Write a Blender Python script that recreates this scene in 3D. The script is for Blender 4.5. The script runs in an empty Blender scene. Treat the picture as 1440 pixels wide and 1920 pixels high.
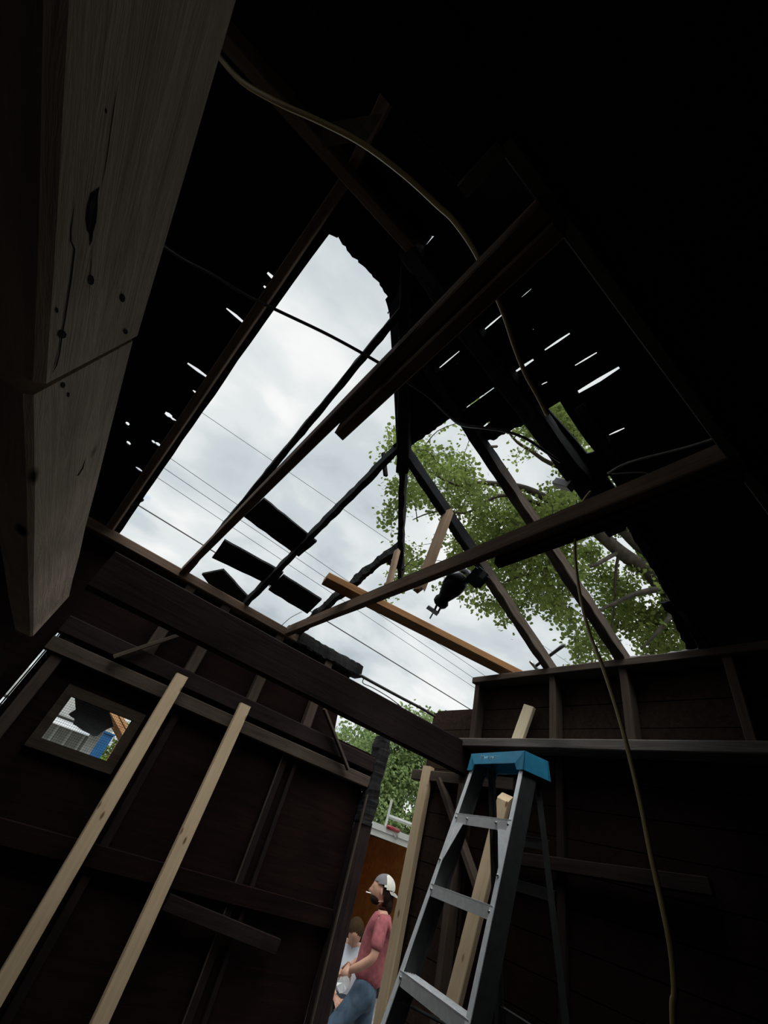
import bpy, bmesh, math, random
from mathutils import Vector, Matrix, noise, geometry
random.seed(7)
C = bpy.context.scene.collection
S = bpy.context.scene
# ------------------------------------------------------------------ camera
F = 756.54                                     # focal length in pixels of a 1440 x 1920 frame
MR = ((0.7429, -0.5679, 0.3544), (-0.6182, -0.3790, 0.6886), (0.2568, 0.7307, 0.6326))  # rows: world axes in camera right/up/forward
CZ = 1.75
cam = bpy.data.cameras.new('camera'); co = bpy.data.objects.new('camera', cam); C.objects.link(co)
R = Vector((MR[0][0], MR[1][0], MR[2][0])).normalized(); B = -Vector((MR[0][2], MR[1][2], MR[2][2])).normalized()
U = B.cross(R).normalized(); R = U.cross(B)
co.matrix_world = Matrix(((R.x, U.x, B.x, 0), (R.y, U.y, B.y, 0), (R.z, U.z, B.z, CZ), (0, 0, 0, 1)))
cam.sensor_fit = 'VERTICAL'; cam.sensor_height = 32.0; cam.lens = F / 1920 * 32.0; cam.clip_start = .01; cam.clip_end = 500
S.camera = co
# ------------------------------------------------------------------ view
S.view_settings.view_transform = 'Standard'; S.view_settings.look = 'None'
S.view_settings.exposure = 0.0; S.view_settings.gamma = 1.0; S.view_settings.use_curve_mapping = False
S.cycles.max_bounces = 8; S.cycles.diffuse_bounces = 4; S.cycles.transparent_max_bounces = 16
# ------------------------------------------------------------------ sky: overcast, with an unseen bright zone near the zenith, added to light the interior
W = bpy.data.worlds.new('sky'); S.world = W; W.use_nodes = True
nt = W.node_tree; nt.nodes.clear()
def N(t, k, **kw):
    n = t.nodes.new(k)
    for a, v in kw.items():
        if a in n.inputs: n.inputs[a].default_value = v
        else: setattr(n, a, v)
    return n
L = lambda t, a, b: t.links.new(a, b)
tc = N(nt, 'ShaderNodeTexCoord'); sep = N(nt, 'ShaderNodeSeparateXYZ'); L(nt, tc.outputs['Generated'], sep.inputs[0])
mx = N(nt, 'ShaderNodeMath', operation='ADD'); L(nt, sep.outputs['Z'], mx.inputs[0]); mx.inputs[1].default_value = .35
mm = N(nt, 'ShaderNodeMath', operation='MAXIMUM'); L(nt, mx.outputs[0], mm.inputs[0]); mm.inputs[1].default_value = .08
dv = N(nt, 'ShaderNodeVectorMath', operation='DIVIDE'); L(nt, tc.outputs['Generated'], dv.inputs[0])
cb = N(nt, 'ShaderNodeCombineXYZ'); [L(nt, mm.outputs[0], cb.inputs[i]) for i in range(3)]; L(nt, cb.outputs[0], dv.inputs[1])
mp = N(nt, 'ShaderNodeMapping'); L(nt, dv.outputs[0], mp.inputs[0]); mp.inputs['Location'].default_value = (3.1, 1.7, .4); mp.inputs['Scale'].default_value = (1.0, 1.15, 1)
n1 = N(nt, 'ShaderNodeTexNoise', Scale=3.3, Detail=6.0, Roughness=.46, Distortion=.25); L(nt, mp.outputs[0], n1.inputs['Vector'])
cr = N(nt, 'ShaderNodeValToRGB'); L(nt, n1.outputs['Fac'], cr.inputs[0])
cr.color_ramp.interpolation = 'EASE'
e = cr.color_ramp.elements; e[0].position = .30; e[0].color = (.47, .53, .58, 1); e[1].position = .66; e[1].color = (.93, .95, .94, 1)
x = e.new(.42); x.color = (.60, .66, .69, 1); x = e.new(.54); x.color = (.77, .81, .82, 1)
n2 = N(nt, 'ShaderNodeTexNoise', Scale=3.1, Detail=4.0, Roughness=.5); L(nt, mp.outputs[0], n2.inputs['Vector'])
cr2 = N(nt, 'ShaderNodeValToRGB'); L(nt, n2.outputs['Fac'], cr2.inputs[0])
cr2.color_ramp.elements[0].position = .68; cr2.color_ramp.elements[0].color = (0, 0, 0, 1); cr2.color_ramp.elements[1].position = .76; cr2.color_ramp.elements[1].color = (1, 1, 1, 1)
mb = N(nt, 'ShaderNodeMixRGB'); L(nt, cr2.outputs[0], mb.inputs[0]); L(nt, cr.outputs[0], mb.inputs[1]); mb.inputs[2].default_value = (.36, .55, .80, 1)
dt = N(nt, 'ShaderNodeVectorMath', operation='DOT_PRODUCT'); L(nt, tc.outputs['Generated'], dt.inputs[0]); dt.inputs[1].default_value = (-.15, -.30, .94)
mr = N(nt, 'ShaderNodeMapRange', interpolation_type='SMOOTHSTEP'); L(nt, dt.outputs['Value'], mr.inputs['Value'])
mr.inputs['From Min'].default_value = .80; mr.inputs['From Max'].default_value = 1.0; mr.inputs['To Min'].default_value = 1.0; mr.inputs['To Max'].default_value = 12.0
bg = N(nt, 'ShaderNodeBackground'); L(nt, mb.outputs[0], bg.inputs['Color']); L(nt, mr.outputs[0], bg.inputs['Strength'])
wo = N(nt, 'ShaderNodeOutputWorld'); L(nt, bg.outputs[0], wo.inputs[0])

# ------------------------------------------------------------------ measuring: a point of the place along a sight line, at a stated wall, height or distance
def ray(px, py):
    c = ((px - 720) / F, (960 - py) / F, 1.0)
    return Vector([sum(MR[i][k] * c[k] for k in range(3)) for i in range(3)])
def at(px, py, x=None, y=None, z=None, dist=None):
    v = ray(px, py)
    if x is not None: t = x / v.x
    elif y is not None: t = y / v.y
    elif z is not None: t = (z - CZ) / v.z
    else: t = dist / v.length
    p = v * t; p.z += CZ
    return p
XR, YB, ZP = 2.535, 3.352, 3.0                 # right wall, back wall, plate height
def rz(face, x, y, off=0):                     # height of the rafter plane
    return ZP + .5 * ((YB - y) if face == 'b' else (XR - x)) + off
def at_roof(px, py, face, off=0):
    v = ray(px, py)
    if face == 'b': t = (ZP - CZ + off + .5 * YB) / (v.z + .5 * v.y)
    else: t = (ZP - CZ + off + .5 * XR) / (v.z + .5 * v.x)
    p = v * t; p.z += CZ
    return p
# ------------------------------------------------------------------ materials
def mat(name, rough=.8, metal=0, spec=.3):
    m = bpy.data.materials.new(name); m.use_nodes = True
    b = m.node_tree.nodes['Principled BSDF']
    b.inputs['Roughness'].default_value = rough; b.inputs['Metallic'].default_value = metal
    b.inputs['Specular IOR Level'].default_value = spec
    return m, m.node_tree, b
def wood(name, c1, c2, rough=.85, grain=22, knots=None, bump=.25, spec=.05, burn=None):
    m, t, b = mat(name, rough, 0, spec)
    tc = N(t, 'ShaderNodeTexCoord'); mp = N(t, 'ShaderNodeMapping'); L(t, tc.outputs['Object'], mp.inputs[0])
    mp.inputs['Scale'].default_value = (1.2, grain, grain)
    n = N(t, 'ShaderNodeTexNoise', Scale=2.0, Detail=6.0, Roughness=.65, Distortion=.6); L(t, mp.outputs[0], n.inputs['Vector'])
    n3 = N(t, 'ShaderNodeTexNoise', Scale=3.0, Detail=3.0); L(t, tc.outputs['Object'], n3.inputs['Vector'])
    ad = N(t, 'ShaderNodeMath', operation='MULTIPLY_ADD'); L(t, n3.outputs['Fac'], ad.inputs[0]); ad.inputs[1].default_value = .5
    sb = N(t, 'ShaderNodeMath', operation='MULTIPLY'); L(t, n.outputs['Fac'], sb.inputs[0]); sb.inputs[1].default_value = .6; L(t, sb.outputs[0], ad.inputs[2])
    r = N(t, 'ShaderNodeValToRGB'); L(t, ad.outputs[0], r.inputs[0])
    r.color_ramp.elements[0].position = .38; r.color_ramp.elements[0].color = (*c2, 1); r.color_ramp.elements[1].position = .68; r.color_ramp.elements[1].color = (*c1, 1)
    out = r.outputs[0]
    if knots:
        mk = N(t, 'ShaderNodeMapping'); L(t, tc.outputs['Object'], mk.inputs[0]); mk.inputs['Scale'].default_value = (1, 2.6, 2.6)
        v = N(t, 'ShaderNodeTexVoronoi', Scale=knots[1]); L(t, mk.outputs[0], v.inputs['Vector'])
        rr = N(t, 'ShaderNodeValToRGB'); L(t, v.outputs['Distance'], rr.inputs[0])
        rr.color_ramp.elements[0].position = .06; rr.color_ramp.elements[0].color = (1, 1, 1, 1); rr.color_ramp.elements[1].position = .13; rr.color_ramp.elements[1].color = (0, 0, 0, 1)
        k = N(t, 'ShaderNodeMixRGB'); L(t, rr.outputs[0], k.inputs[0]); L(t, out, k.inputs[1]); k.inputs[2].default_value = (*knots[0], 1)
        out = k.outputs[0]
    if burn:
        sx = N(t, 'ShaderNodeSeparateXYZ'); L(t, tc.outputs['Object'], sx.inputs[0]); a_ = N(t, 'ShaderNodeMath', operation='MULTIPLY_ADD'); L(t, n3.outputs['Fac'], a_.inputs[0]); a_.inputs[1].default_value = .7; L(t, sx.outputs['X'], a_.inputs[2])
        g_ = N(t, 'ShaderNodeMapRange'); L(t, a_.outputs[0], g_.inputs['Value']); g_.inputs['From Min'].default_value = burn[0]; g_.inputs['From Max'].default_value = burn[1]
        k2 = N(t, 'ShaderNodeMixRGB'); L(t, g_.outputs[0], k2.inputs[0]); k2.inputs[1].default_value = (.010, .010, .011, 1); L(t, out, k2.inputs[2]); out = k2.outputs[0]
    L(t, out, b.inputs['Base Color'])
    bp = N(t, 'ShaderNodeBump', Strength=bump, Distance=.01); L(t, n.outputs['Fac'], bp.inputs['Height']); L(t, bp.outputs[0], b.inputs['Normal'])
    return m
def plain(name, c, rough=.6, metal=0, spec=.3, var=.15, scale=12, bump=0):
    m, t, b = mat(name, rough, metal, spec)
    tc = N(t, 'ShaderNodeTexCoord'); n = N(t, 'ShaderNodeTexNoise', Scale=scale, Detail=5.0); L(t, tc.outputs['Object'], n.inputs['Vector'])
    r = N(t, 'ShaderNodeValToRGB'); L(t, n.outputs['Fac'], r.inputs[0])
    r.color_ramp.elements[0].position = .3; r.color_ramp.elements[0].color = (*[v * (1 - var) for v in c], 1)
    r.color_ramp.elements[1].position = .7; r.color_ramp.elements[1].color = (*[min(1, v * (1 + var)) for v in c], 1)
    L(t, r.outputs[0], b.inputs['Base Color'])
    if bump:
        bp = N(t, 'ShaderNodeBump', Strength=bump, Distance=.01); L(t, n.outputs['Fac'], bp.inputs['Height']); L(t, bp.outputs[0], b.inputs['Normal'])
    return m
M = {}
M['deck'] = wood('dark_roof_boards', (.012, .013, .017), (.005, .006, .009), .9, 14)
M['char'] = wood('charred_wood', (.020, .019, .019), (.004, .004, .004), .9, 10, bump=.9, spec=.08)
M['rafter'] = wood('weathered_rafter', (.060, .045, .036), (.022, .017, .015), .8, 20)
M['half'] = wood('part_charred_wood', (.12, .092, .070), (.045, .034, .027), .85, 20, burn=(1.15, 1.75))
M['joist'] = wood('brown_joist', (.155, .103, .072), (.066, .043, .031), .75, 22)
M['beam'] = wood('sooty_beam', (.024, .016, .014), (.009, .006, .006), .85, 18)
M['timber'] = wood('rough_sawn_timber', (.52, .415, .33), (.30, .235, .185), .9, 13, ((.030, .022, .018), 3.2), .6)
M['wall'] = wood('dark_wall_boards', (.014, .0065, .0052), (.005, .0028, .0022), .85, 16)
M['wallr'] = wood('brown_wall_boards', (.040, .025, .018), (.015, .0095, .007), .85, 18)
M['stud'] = wood('old_stud', (.085, .062, .048), (.04, .029, .023), .85, 20)
M['frame'] = wood('brown_window_frame', (.05, .036, .026), (.022, .016, .012), .85, 20)
M['rail'] = wood('grey_rail', (.080, .060, .046), (.034, .025, .020), .85, 20)
M['shelf'] = wood('grey_shelf_edge', (.14, .12, .105), (.065, .055, .05), .85, 20)
M['lit'] = wood('new_lumber_lit', (.80, .66, .46), (.66, .52, .34), .7, 26, ((.25, .14, .07), 5.0), .1)  # copy of the new lumber, colour raised for the light from outside
M['newwood'] = wood('pale_new_lumber', (.68, .51, .33), (.54, .39, .24), .7, 26, ((.20, .11, .055), 5.0), .12)
M['orange'] = wood('orange_brown_lumber', (.33, .165, .07), (.15, .072, .032), .7, 24, ((.06, .03, .015), 4.0), .2)
M['plank'] = wood('broken_pine', (.36, .25, .165), (.19, .125, .08), .7, 22)
M['floor'] = plain('dirt_floor', (.06, .05, .042), .95, bump=.5)
M['ground'] = plain('gravel_ground', (.18, .17, .16), .95, bump=.6, scale=30)
M['alu'] = plain('brushed_aluminium', (.88, .88, .88), .42, .30, .5, .08, 40)
M['aludark'] = plain('shaded_aluminium', (.10, .10, .10), .5, .8, .5, .15, 30)  # aluminium with the shade of the rail channels put into its colour
M['blue'] = plain('blue_plastic', (.020, .20, .33), .45, 0, .5, .12, 30)
M['bluelogo'] = plain('embossed_blue', (.30, .55, .66), .5, 0, .5, .05)
M['cable'] = plain('yellow_brown_cable', (.36, .26, .10), .45, 0, .5)
M['wire'] = plain('dark_wire', (.06, .055, .05), .5, 0, .5)
M['wirelight'] = plain('grey_wire', (.26, .24, .22), .4, 0, .5)
M['black'] = plain('black_tool_plastic', (.014, .015, .02), .42, 0, .5)
M['green'] = plain('dark_green_tool_plastic', (.035, .06, .06), .45, 0, .5)
M['steel'] = plain('tool_steel', (.35, .34, .33), .35, 1.0)
M['label'] = plain('grey_label', (.5, .5, .5), .6)
M['mesh'] = plain('galvanised_mesh', (.05, .05, .048), .7)
M['cloth'] = plain('dark_torn_cloth', (.36, .37, .39), .95, bump=.3)
M['skin'] = plain('skin', (.42, .22, .15), .55, 0, .4, .08)
M['shirt'] = plain('faded_red_shirt', (.25, .07, .075), .9, var=.25, scale=25, bump=.2)
M['white'] = plain('white_cotton', (.48, .49, .53), .9, var=.08)
M['jeans'] = plain('blue_jeans', (.045, .07, .10), .9, var=.35, scale=14)
M['dark'] = plain('dark_trousers', (.016, .02, .026), .9)
M['hair'] = plain('dark_brown_hair', (.014, .008, .006), .9, 0, .05, scale=60, bump=.4)
M['hair2'] = plain('brown_hair', (.035, .020, .010), .9, 0, .05, scale=60, bump=.4)
M['capgrey'] = plain('grey_cap_cloth', (.13, .12, .125), .9)
M['cappale'] = plain('pale_cap_mesh', (.52, .49, .42), .9)
M['paper'] = plain('white_paper', (.85, .85, .85), .8)
M['shoe'] = plain('dark_shoe', (.03, .025, .02), .7)
M['tfloor'] = plain('grey_trailer_floor', (.30, .28, .25), .9, bump=.3)
M['twhite'] = plain('white_painted_metal', (.48, .48, .44), .45, 0, .5, .06)
M['ply'] = wood('orange_brown_plywood', (.66, .30, .09), (.40, .15, .04), .6, 5)
M['red'] = plain('red_lens', (.25, .015, .02), .25, 0, .5)
M['siding'] = plain('white_siding', (.45, .45, .42), .6)
M['sidegrey'] = plain('grey_siding', (.24, .24, .21), .6)
M['bin'] = plain('blue_plastic_sheet', (.02, .11, .26), .5)
M['lattice'] = wood('orange_brown_lattice', (.40, .22, .10), (.22, .11, .05), .8)
M['roofing'] = plain('asphalt_roofing', (.025, .025, .028), .95)
M['bark'] = plain('bark', (.065, .055, .040), .9, var=.4, scale=9, bump=.6)
M['glove'] = plain('grey_metal_box', (.16, .15, .14), .5)
def leafmat(name, c, tr):
    m = bpy.data.materials.new(name); m.use_nodes = True; t = m.node_tree; t.nodes.clear()
    o = N(t, 'ShaderNodeOutputMaterial'); d = N(t, 'ShaderNodeBsdfDiffuse'); r = N(t, 'ShaderNodeBsdfTranslucent'); x = N(t, 'ShaderNodeMixShader')
    g = N(t, 'ShaderNodeTexCoord'); n = N(t, 'ShaderNodeTexNoise', Scale=1.6, Detail=4.0, Roughness=.7); L(t, g.outputs['Object'], n.inputs['Vector'])
    q = N(t, 'ShaderNodeValToRGB'); L(t, n.outputs['Fac'], q.inputs[0])
    q.color_ramp.elements[0].position = .35; q.color_ramp.elements[0].color = (*[v * .55 for v in c], 1); q.color_ramp.elements[1].position = .68; q.color_ramp.elements[1].color = (*[min(1, v * 1.35) for v in c], 1)
    L(t, q.outputs[0], d.inputs['Color']); L(t, q.outputs[0], r.inputs['Color']); x.inputs[0].default_value = tr
    L(t, d.outputs[0], x.inputs[1]); L(t, r.outputs[0], x.inputs[2]); L(t, x.outputs[0], o.inputs[0])
    return m
M['leaf'] = leafmat('maple_leaves', (.20, .255, .07), .5)
M['leaf2'] = leafmat('far_leaves', (.21, .28, .11), .45)
M['leaf3'] = leafmat('hedge_leaves', (.20, .28, .05), .4)
# ------------------------------------------------------------------ helpers
def tag(o, label=None, cat=None, group=None, kind=None):
    if label: o['label'] = label
    if cat: o['category'] = cat
    if group: o['group'] = group
    if kind: o['kind'] = kind
    return o
def link(name, me, m=None, parent=None):
    o = bpy.data.objects.new(name, me); C.objects.link(o)
    if m is not None: me.materials.append(m)
    if parent is not None: o.parent = parent
    return o
def from_bm(name, bm, m, parent=None, smooth=False):
    bmesh.ops.recalc_face_normals(bm, faces=bm.faces)
    me = bpy.data.meshes.new(name); bm.to_mesh(me); bm.free()
    if smooth: me.polygons.foreach_set('use_smooth', [True] * len(me.polygons))
    return link(name, me, m, parent)
def empty(name, loc=(0, 0, 0), rz_=0):
    o = bpy.data.objects.new(name, None); C.objects.link(o); o.location = loc; o.rotation_euler = (0, 0, rz_); o.empty_display_size = .1
    return o
def box(bm, c, s, rot=None):
    """c centre, s full sizes"""
    vs = []
    for dx in (-.5, .5):
        for dy in (-.5, .5):
            for dz in (-.5, .5):
                v = Vector((dx * s[0], dy * s[1], dz * s[2]))
                if rot: v = rot @ v
                vs.append(bm.verts.new(v + Vector(c)))
    for f in ((0, 1, 3, 2), (4, 6, 7, 5), (0, 4, 5, 1), (2, 3, 7, 6), (0, 2, 6, 4), (1, 5, 7, 3)):
        bm.faces.new([vs[i] for i in f])
    return vs
def bar(name, p0, p1, w, h, m, up=(0, 0, 1), parent=None, jag=0.0, seg=None, ends=0.0, bow=0.0, seed=0, taper=1.0, cut=0.0):
    """a length of timber from p0 to p1 (centre line); h runs along up, w across; x of the mesh is its grain"""
    p0 = Vector(p0); p1 = Vector(p1); ax = p1 - p0; ln = ax.length; ax.normalize()
    up = Vector(up); side = up.cross(ax).normalized(); up = ax.cross(side).normalized()
    n = seg or max(2, int(ln / ((.022 if jag > .009 else .05) if jag > .003 else .25)))
    bm = bmesh.new(); rings = []
    for i in range(n + 1):
        s = i / n; xx = s * ln; r = []
        k = 1 + (taper - 1) * s
        ch = min(w, h) * .10
        prof = [(-w/2+ch, -h/2), (w/2-ch, -h/2), (w/2, -h/2+ch), (w/2, h/2-ch), (w/2-ch, h/2), (-w/2+ch, h/2), (-w/2, h/2-ch), (-w/2, -h/2+ch)]
        for j, (a, b) in enumerate(prof):
            q = Vector((xx * 9 + seed * 7.3, a * 22, b * 22 + seed))
            nn = noise.noise_vector(q) + (noise.noise_vector(q * 3.1) * .7 if jag > .003 else Vector()); e_ = 0
            ex = cut * (b / h) if i in (0, n) else 0
            if i in (0, n): e_ = ends * (noise.noise(q * 2.3 + Vector((j * 1.7, 0, 5))) + .2) * (1 if i else -1)
            a2 = a * k + nn.y * (jag + .0012); b2 = b * k + nn.z * (jag + .0012) + bow * math.sin(s * math.pi)
            r.append(bm.verts.new((xx + e_ + ex, a2, b2)))
        rings.append(r)
    for i in range(n):
        for j in range(8):
            bm.faces.new((rings[i][j], rings[i][(j+1) % 8], rings[i+1][(j+1) % 8], rings[i+1][j]))
    bm.faces.new(rings[0][::-1]); bm.faces.new(rings[-1])
    bmesh.ops.recalc_face_normals(bm, faces=bm.faces)
    me = bpy.data.meshes.new(name); bm.to_mesh(me); bm.free()
    o = link(name, me, m)
    rot = Matrix((ax, side, up)).transposed().to_4x4()
    o.matrix_world = Matrix.Translation(p0) @ rot
    if parent is not None:
        mw = o.matrix_world.copy(); o.parent = parent; o.matrix_parent_inverse = parent_matrix(parent).inverted(); o.matrix_world = mw
    return o
def parent_matrix(p):
    return Matrix.Translation(p.location) @ p.rotation_euler.to_matrix().to_4x4()
def smooth_path(pts, k=6):
    pts = [Vector(p) for p in pts]; out = []
    for i in range(len(pts) - 1):
        a = pts[max(i-1, 0)]; b = pts[i]; c = pts[i+1]; d = pts[min(i+2, len(pts)-1)]
        for s in range(k):
            t = s / k
            out.append(.5 * ((2*b) + (c-a)*t + (2*a-5*b+4*c-d)*t*t + (3*b-a-3*c+d)*t**3))
    out.append(pts[-1]); return out
def tube_bm(bm, pts, r0, r1=None, sides=6):
    r1 = r0 if r1 is None else r1; pts = [Vector(p) for p in pts]; rings = []; n = len(pts)
    prev = None
    for i, p in enumerate(pts):
        d = (pts[min(i+1, n-1)] - pts[max(i-1, 0)]).normalized()
        a = prev if prev is not None else (Vector((0, 0, 1)) if abs(d.z) < .9 else Vector((1, 0, 0)))
        s = d.cross(a); s = s.normalized() if s.length > 1e-6 else d.orthogonal().normalized()
        u = s.cross(d).normalized(); prev = u
        r = r0 + (r1 - r0) * i / max(1, n-1)
        rings.append([bm.verts.new(p + (s * math.cos(t) + u * math.sin(t)) * r) for t in [2*math.pi*k/sides for k in range(sides)]])
    for i in range(n-1):
        for k in range(sides):
            bm.faces.new((rings[i][k], rings[i][(k+1) % sides], rings[i+1][(k+1) % sides], rings[i+1][k]))
    bm.faces.new(rings[0][::-1]); bm.faces.new(rings[-1])
def cable(name, pts, r, m, parent=None, k=6, sides=6):
    bm = bmesh.new(); tube_bm(bm, smooth_path(pts, k) if k > 1 else pts, r, r, sides)
    return from_bm(name, bm, m, parent, True)
def slab(name, poly, holes, thick, nrm, m, parent=None):
    """a flat panel with holes, its outline given in space, pushed out along nrm"""
    loops = [[Vector(p) for p in poly]] + [[Vector(p) for p in h] for h in holes]
    fl = [p for l in loops for p in l]
    nrm = Vector(nrm).normalized(); q = nrm.to_track_quat('Z', 'Y').to_matrix().inverted()
    f2 = [(q @ p).xy for p in fl]; edges = []; k = 0
    for l in loops:
        n = len(l); edges += [(k + i, k + (i + 1) % n) for i in range(n)]; k += n
    vo, _, tris, ov, _, _ = geometry.delaunay_2d_cdt(f2, edges, [], 1, 1e-7)
    idx = [o[0] if o else None for o in ov]
    def inside(pt, l2):
        r = False
        for i in range(len(l2)):
            a_, b_ = l2[i], l2[i-1]
            if (a_.y > pt.y) != (b_.y > pt.y) and pt.x < (b_.x - a_.x) * (pt.y - a_.y) / (b_.y - a_.y) + a_.x: r = not r
        return r
    h2 = [[(q @ p).xy for p in l] for l in loops]
    bm = bmesh.new(); qi = q.inverted(); dz_ = (q @ fl[0]).z; mp_ = {}
    for t in tris:
        c_ = sum((vo[i] for i in t), Vector((0, 0))) / len(t)
        if not inside(c_, h2[0]) or any(inside(c_, h) for h in h2[1:]): continue
        for i in t:
            if i not in mp_: mp_[i] = bm.verts.new(fl[idx[i]] if idx[i] is not None else qi @ Vector((vo[i].x, vo[i].y, dz_)))
        bm.faces.new([mp_[i] for i in t])
    ex = bmesh.ops.extrude_face_region(bm, geom=bm.faces[:], use_keep_orig=True)
    bmesh.ops.translate(bm, verts=[g for g in ex['geom'] if isinstance(g, bmesh.types.BMVert)], vec=nrm * thick)
    return from_bm(name, bm, m, parent)
def jagged(pts, amp=.012, step=.05, seed=1, closed=False):
    out = []; pts = [Vector(p) for p in pts]; n = len(pts)
    for i in range(n if closed else n-1):
        a = pts[i]; b = pts[(i+1) % n]; d = b - a; k = max(1, int(d.length / step))
        for s in range(k):
            p = a + d * s / k
            if s: p += noise.noise_vector(p * 31 + Vector((seed, 0, 0))) * amp * 1.5 + noise.noise_vector(p * 90) * amp * .8
            out.append(p)
    if not closed: out.append(pts[-1])
    return out
# ================================================================== the setting
OFF = .055                                     # underside of the roof boards above the rafter centre plane
RY, RX = .852, .035                            # ridge line and the peak where hip, ridge and end rafter meet
RZ = rz('b', 0, RY)
def struct(name, o): o.name = name; tag(o, kind='structure'); return o
def wallpanel(name, poly, holes, thick, nrm, m): return tag(slab(name, poly, holes, thick, nrm, m), kind='structure')
bm = bmesh.new(); box(bm, (0.2, .8, -.03), (5.4, 5.6, .06)); tag(from_bm('floor', bm, M['floor']), kind='structure')
bm = bmesh.new(); box(bm, (10, 12, -.16), (90, 90, .1)); tag(from_bm('ground', bm, M['ground']), kind='structure')
# back wall with window and a narrow crack of light beside the left wall
yb = YB + .02
WX0, WX1, WZ0, WZ1 = .098, .489, 1.763, 2.0
def by(pts, y=yb): return [(a, y, b) for a, b in pts]
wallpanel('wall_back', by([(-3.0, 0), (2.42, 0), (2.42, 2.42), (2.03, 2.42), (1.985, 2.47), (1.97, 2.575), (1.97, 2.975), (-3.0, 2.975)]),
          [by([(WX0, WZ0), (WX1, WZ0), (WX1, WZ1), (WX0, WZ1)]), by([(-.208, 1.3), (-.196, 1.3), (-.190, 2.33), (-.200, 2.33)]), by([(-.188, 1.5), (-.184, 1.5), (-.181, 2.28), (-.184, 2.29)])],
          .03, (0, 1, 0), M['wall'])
# right wall: lower boards, door gap beside the corner, upper boards
xr = XR + .005
def rx(pts, x=xr): return [(x, a, b) for a, b in pts]
bm = bmesh.new(); bm2 = bmesh.new()
z = 0.0; k = 0
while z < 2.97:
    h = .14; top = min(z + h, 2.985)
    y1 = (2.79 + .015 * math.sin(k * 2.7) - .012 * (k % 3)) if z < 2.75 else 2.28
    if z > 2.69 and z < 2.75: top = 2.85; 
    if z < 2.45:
        box(bm2, (xr + .012 + .0015 * math.sin(k * 3.1), (2.26 - 1.72) / 2, (z + top) / 2 - .002), (.022, 2.26 + 1.72, top - z - .005))  # nearer boards darker: the shade below the ledger is put into their colour
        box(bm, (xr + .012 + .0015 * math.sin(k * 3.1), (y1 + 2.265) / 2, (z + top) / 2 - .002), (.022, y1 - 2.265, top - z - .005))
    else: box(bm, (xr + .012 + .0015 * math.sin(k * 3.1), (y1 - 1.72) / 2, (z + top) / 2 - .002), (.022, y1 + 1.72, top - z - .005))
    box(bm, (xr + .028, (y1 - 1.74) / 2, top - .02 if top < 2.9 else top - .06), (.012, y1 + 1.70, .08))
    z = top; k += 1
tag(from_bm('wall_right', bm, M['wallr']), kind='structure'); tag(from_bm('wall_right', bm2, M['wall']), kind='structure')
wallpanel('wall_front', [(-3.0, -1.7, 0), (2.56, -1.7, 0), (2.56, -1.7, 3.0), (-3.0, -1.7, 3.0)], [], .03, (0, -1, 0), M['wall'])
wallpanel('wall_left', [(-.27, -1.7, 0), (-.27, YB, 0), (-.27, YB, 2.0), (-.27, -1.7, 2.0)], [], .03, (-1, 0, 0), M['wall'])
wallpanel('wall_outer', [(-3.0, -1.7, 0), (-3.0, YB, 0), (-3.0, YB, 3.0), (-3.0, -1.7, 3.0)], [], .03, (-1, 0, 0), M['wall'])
# roof boards, back slope: left of the opening plus the torn strip below the ridge
def br(px, py): return at_roof(px, py, 'b', OFF)
def rr_(px, py): return at_roof(px, py, 'r', OFF)
def pb(x, y): return Vector((x, y, rz('b', x, y, OFF)))
def pr(x, y): return Vector((x, y, rz('r', x, y, OFF)))
edge = [br(*p) for p in [(229, 994), (290, 903), (380, 772), (470, 643), (550, 530), (617, 439)]]
torn = [br(*p) for p in [(617, 439), (632, 446), (648, 462), (660, 482), (680, 498), (697, 515), (712, 535), (727, 556), (728, 590)]]
def hole(f, cx, pts): return [f(*p) for p in pts]
def slit(f, a, b, w, w2=None):
    """a narrow gap between two roof boards, seen from a to b, w pixels wide"""
    a = Vector(a); b = Vector(b); n = (b - a).normalized(); n = Vector((-n.y, n.x)); w2 = w if w2 is None else w2
    m_ = (a + b) / 2
    return [f(*p) for p in (a + n*w/2*.6, m_ + n*w/2, b + n*w2/2*.7, b - n*w2/2*.7, m_ - n*w2/2*1.1, a - n*w/2*.6)]
lh = [slit(br, (501, 511), (518, 526), 7, 5), slit(br, (494, 536), (504, 545), 5), slit(br, (424, 578), (459, 607), 4.5, 6),
      slit(br, (351, 681), (388, 707), 6), slit(br, (309, 774), (322, 782), 9, 7), slit(br, (319, 782), (330, 789), 6, 3), slit(br, (361, 732), (369, 738), 4),
      slit(br, (235, 792), (242, 797), 6), slit(br, (237, 828), (244, 834), 6), slit(br, (284, 826), (290, 831), 5), slit(br, (291, 830), (300, 836), 6), slit(br, (254, 876), (266, 884), 4.5)]
poly = [pb(-3.0, RY), pb(-3.0, YB + .18)] + [pb(edge[0].x - .01, YB + .18)] + jagged(edge, .004, .12, 3)[:-1] + jagged(torn, .014, .018, 5) + [pb(.10, RY + .10), pb(RX, RY)]
tag(slab('ceiling', poly, lh, .010, (0, .447, .894), M['deck']), kind='structure')
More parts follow.
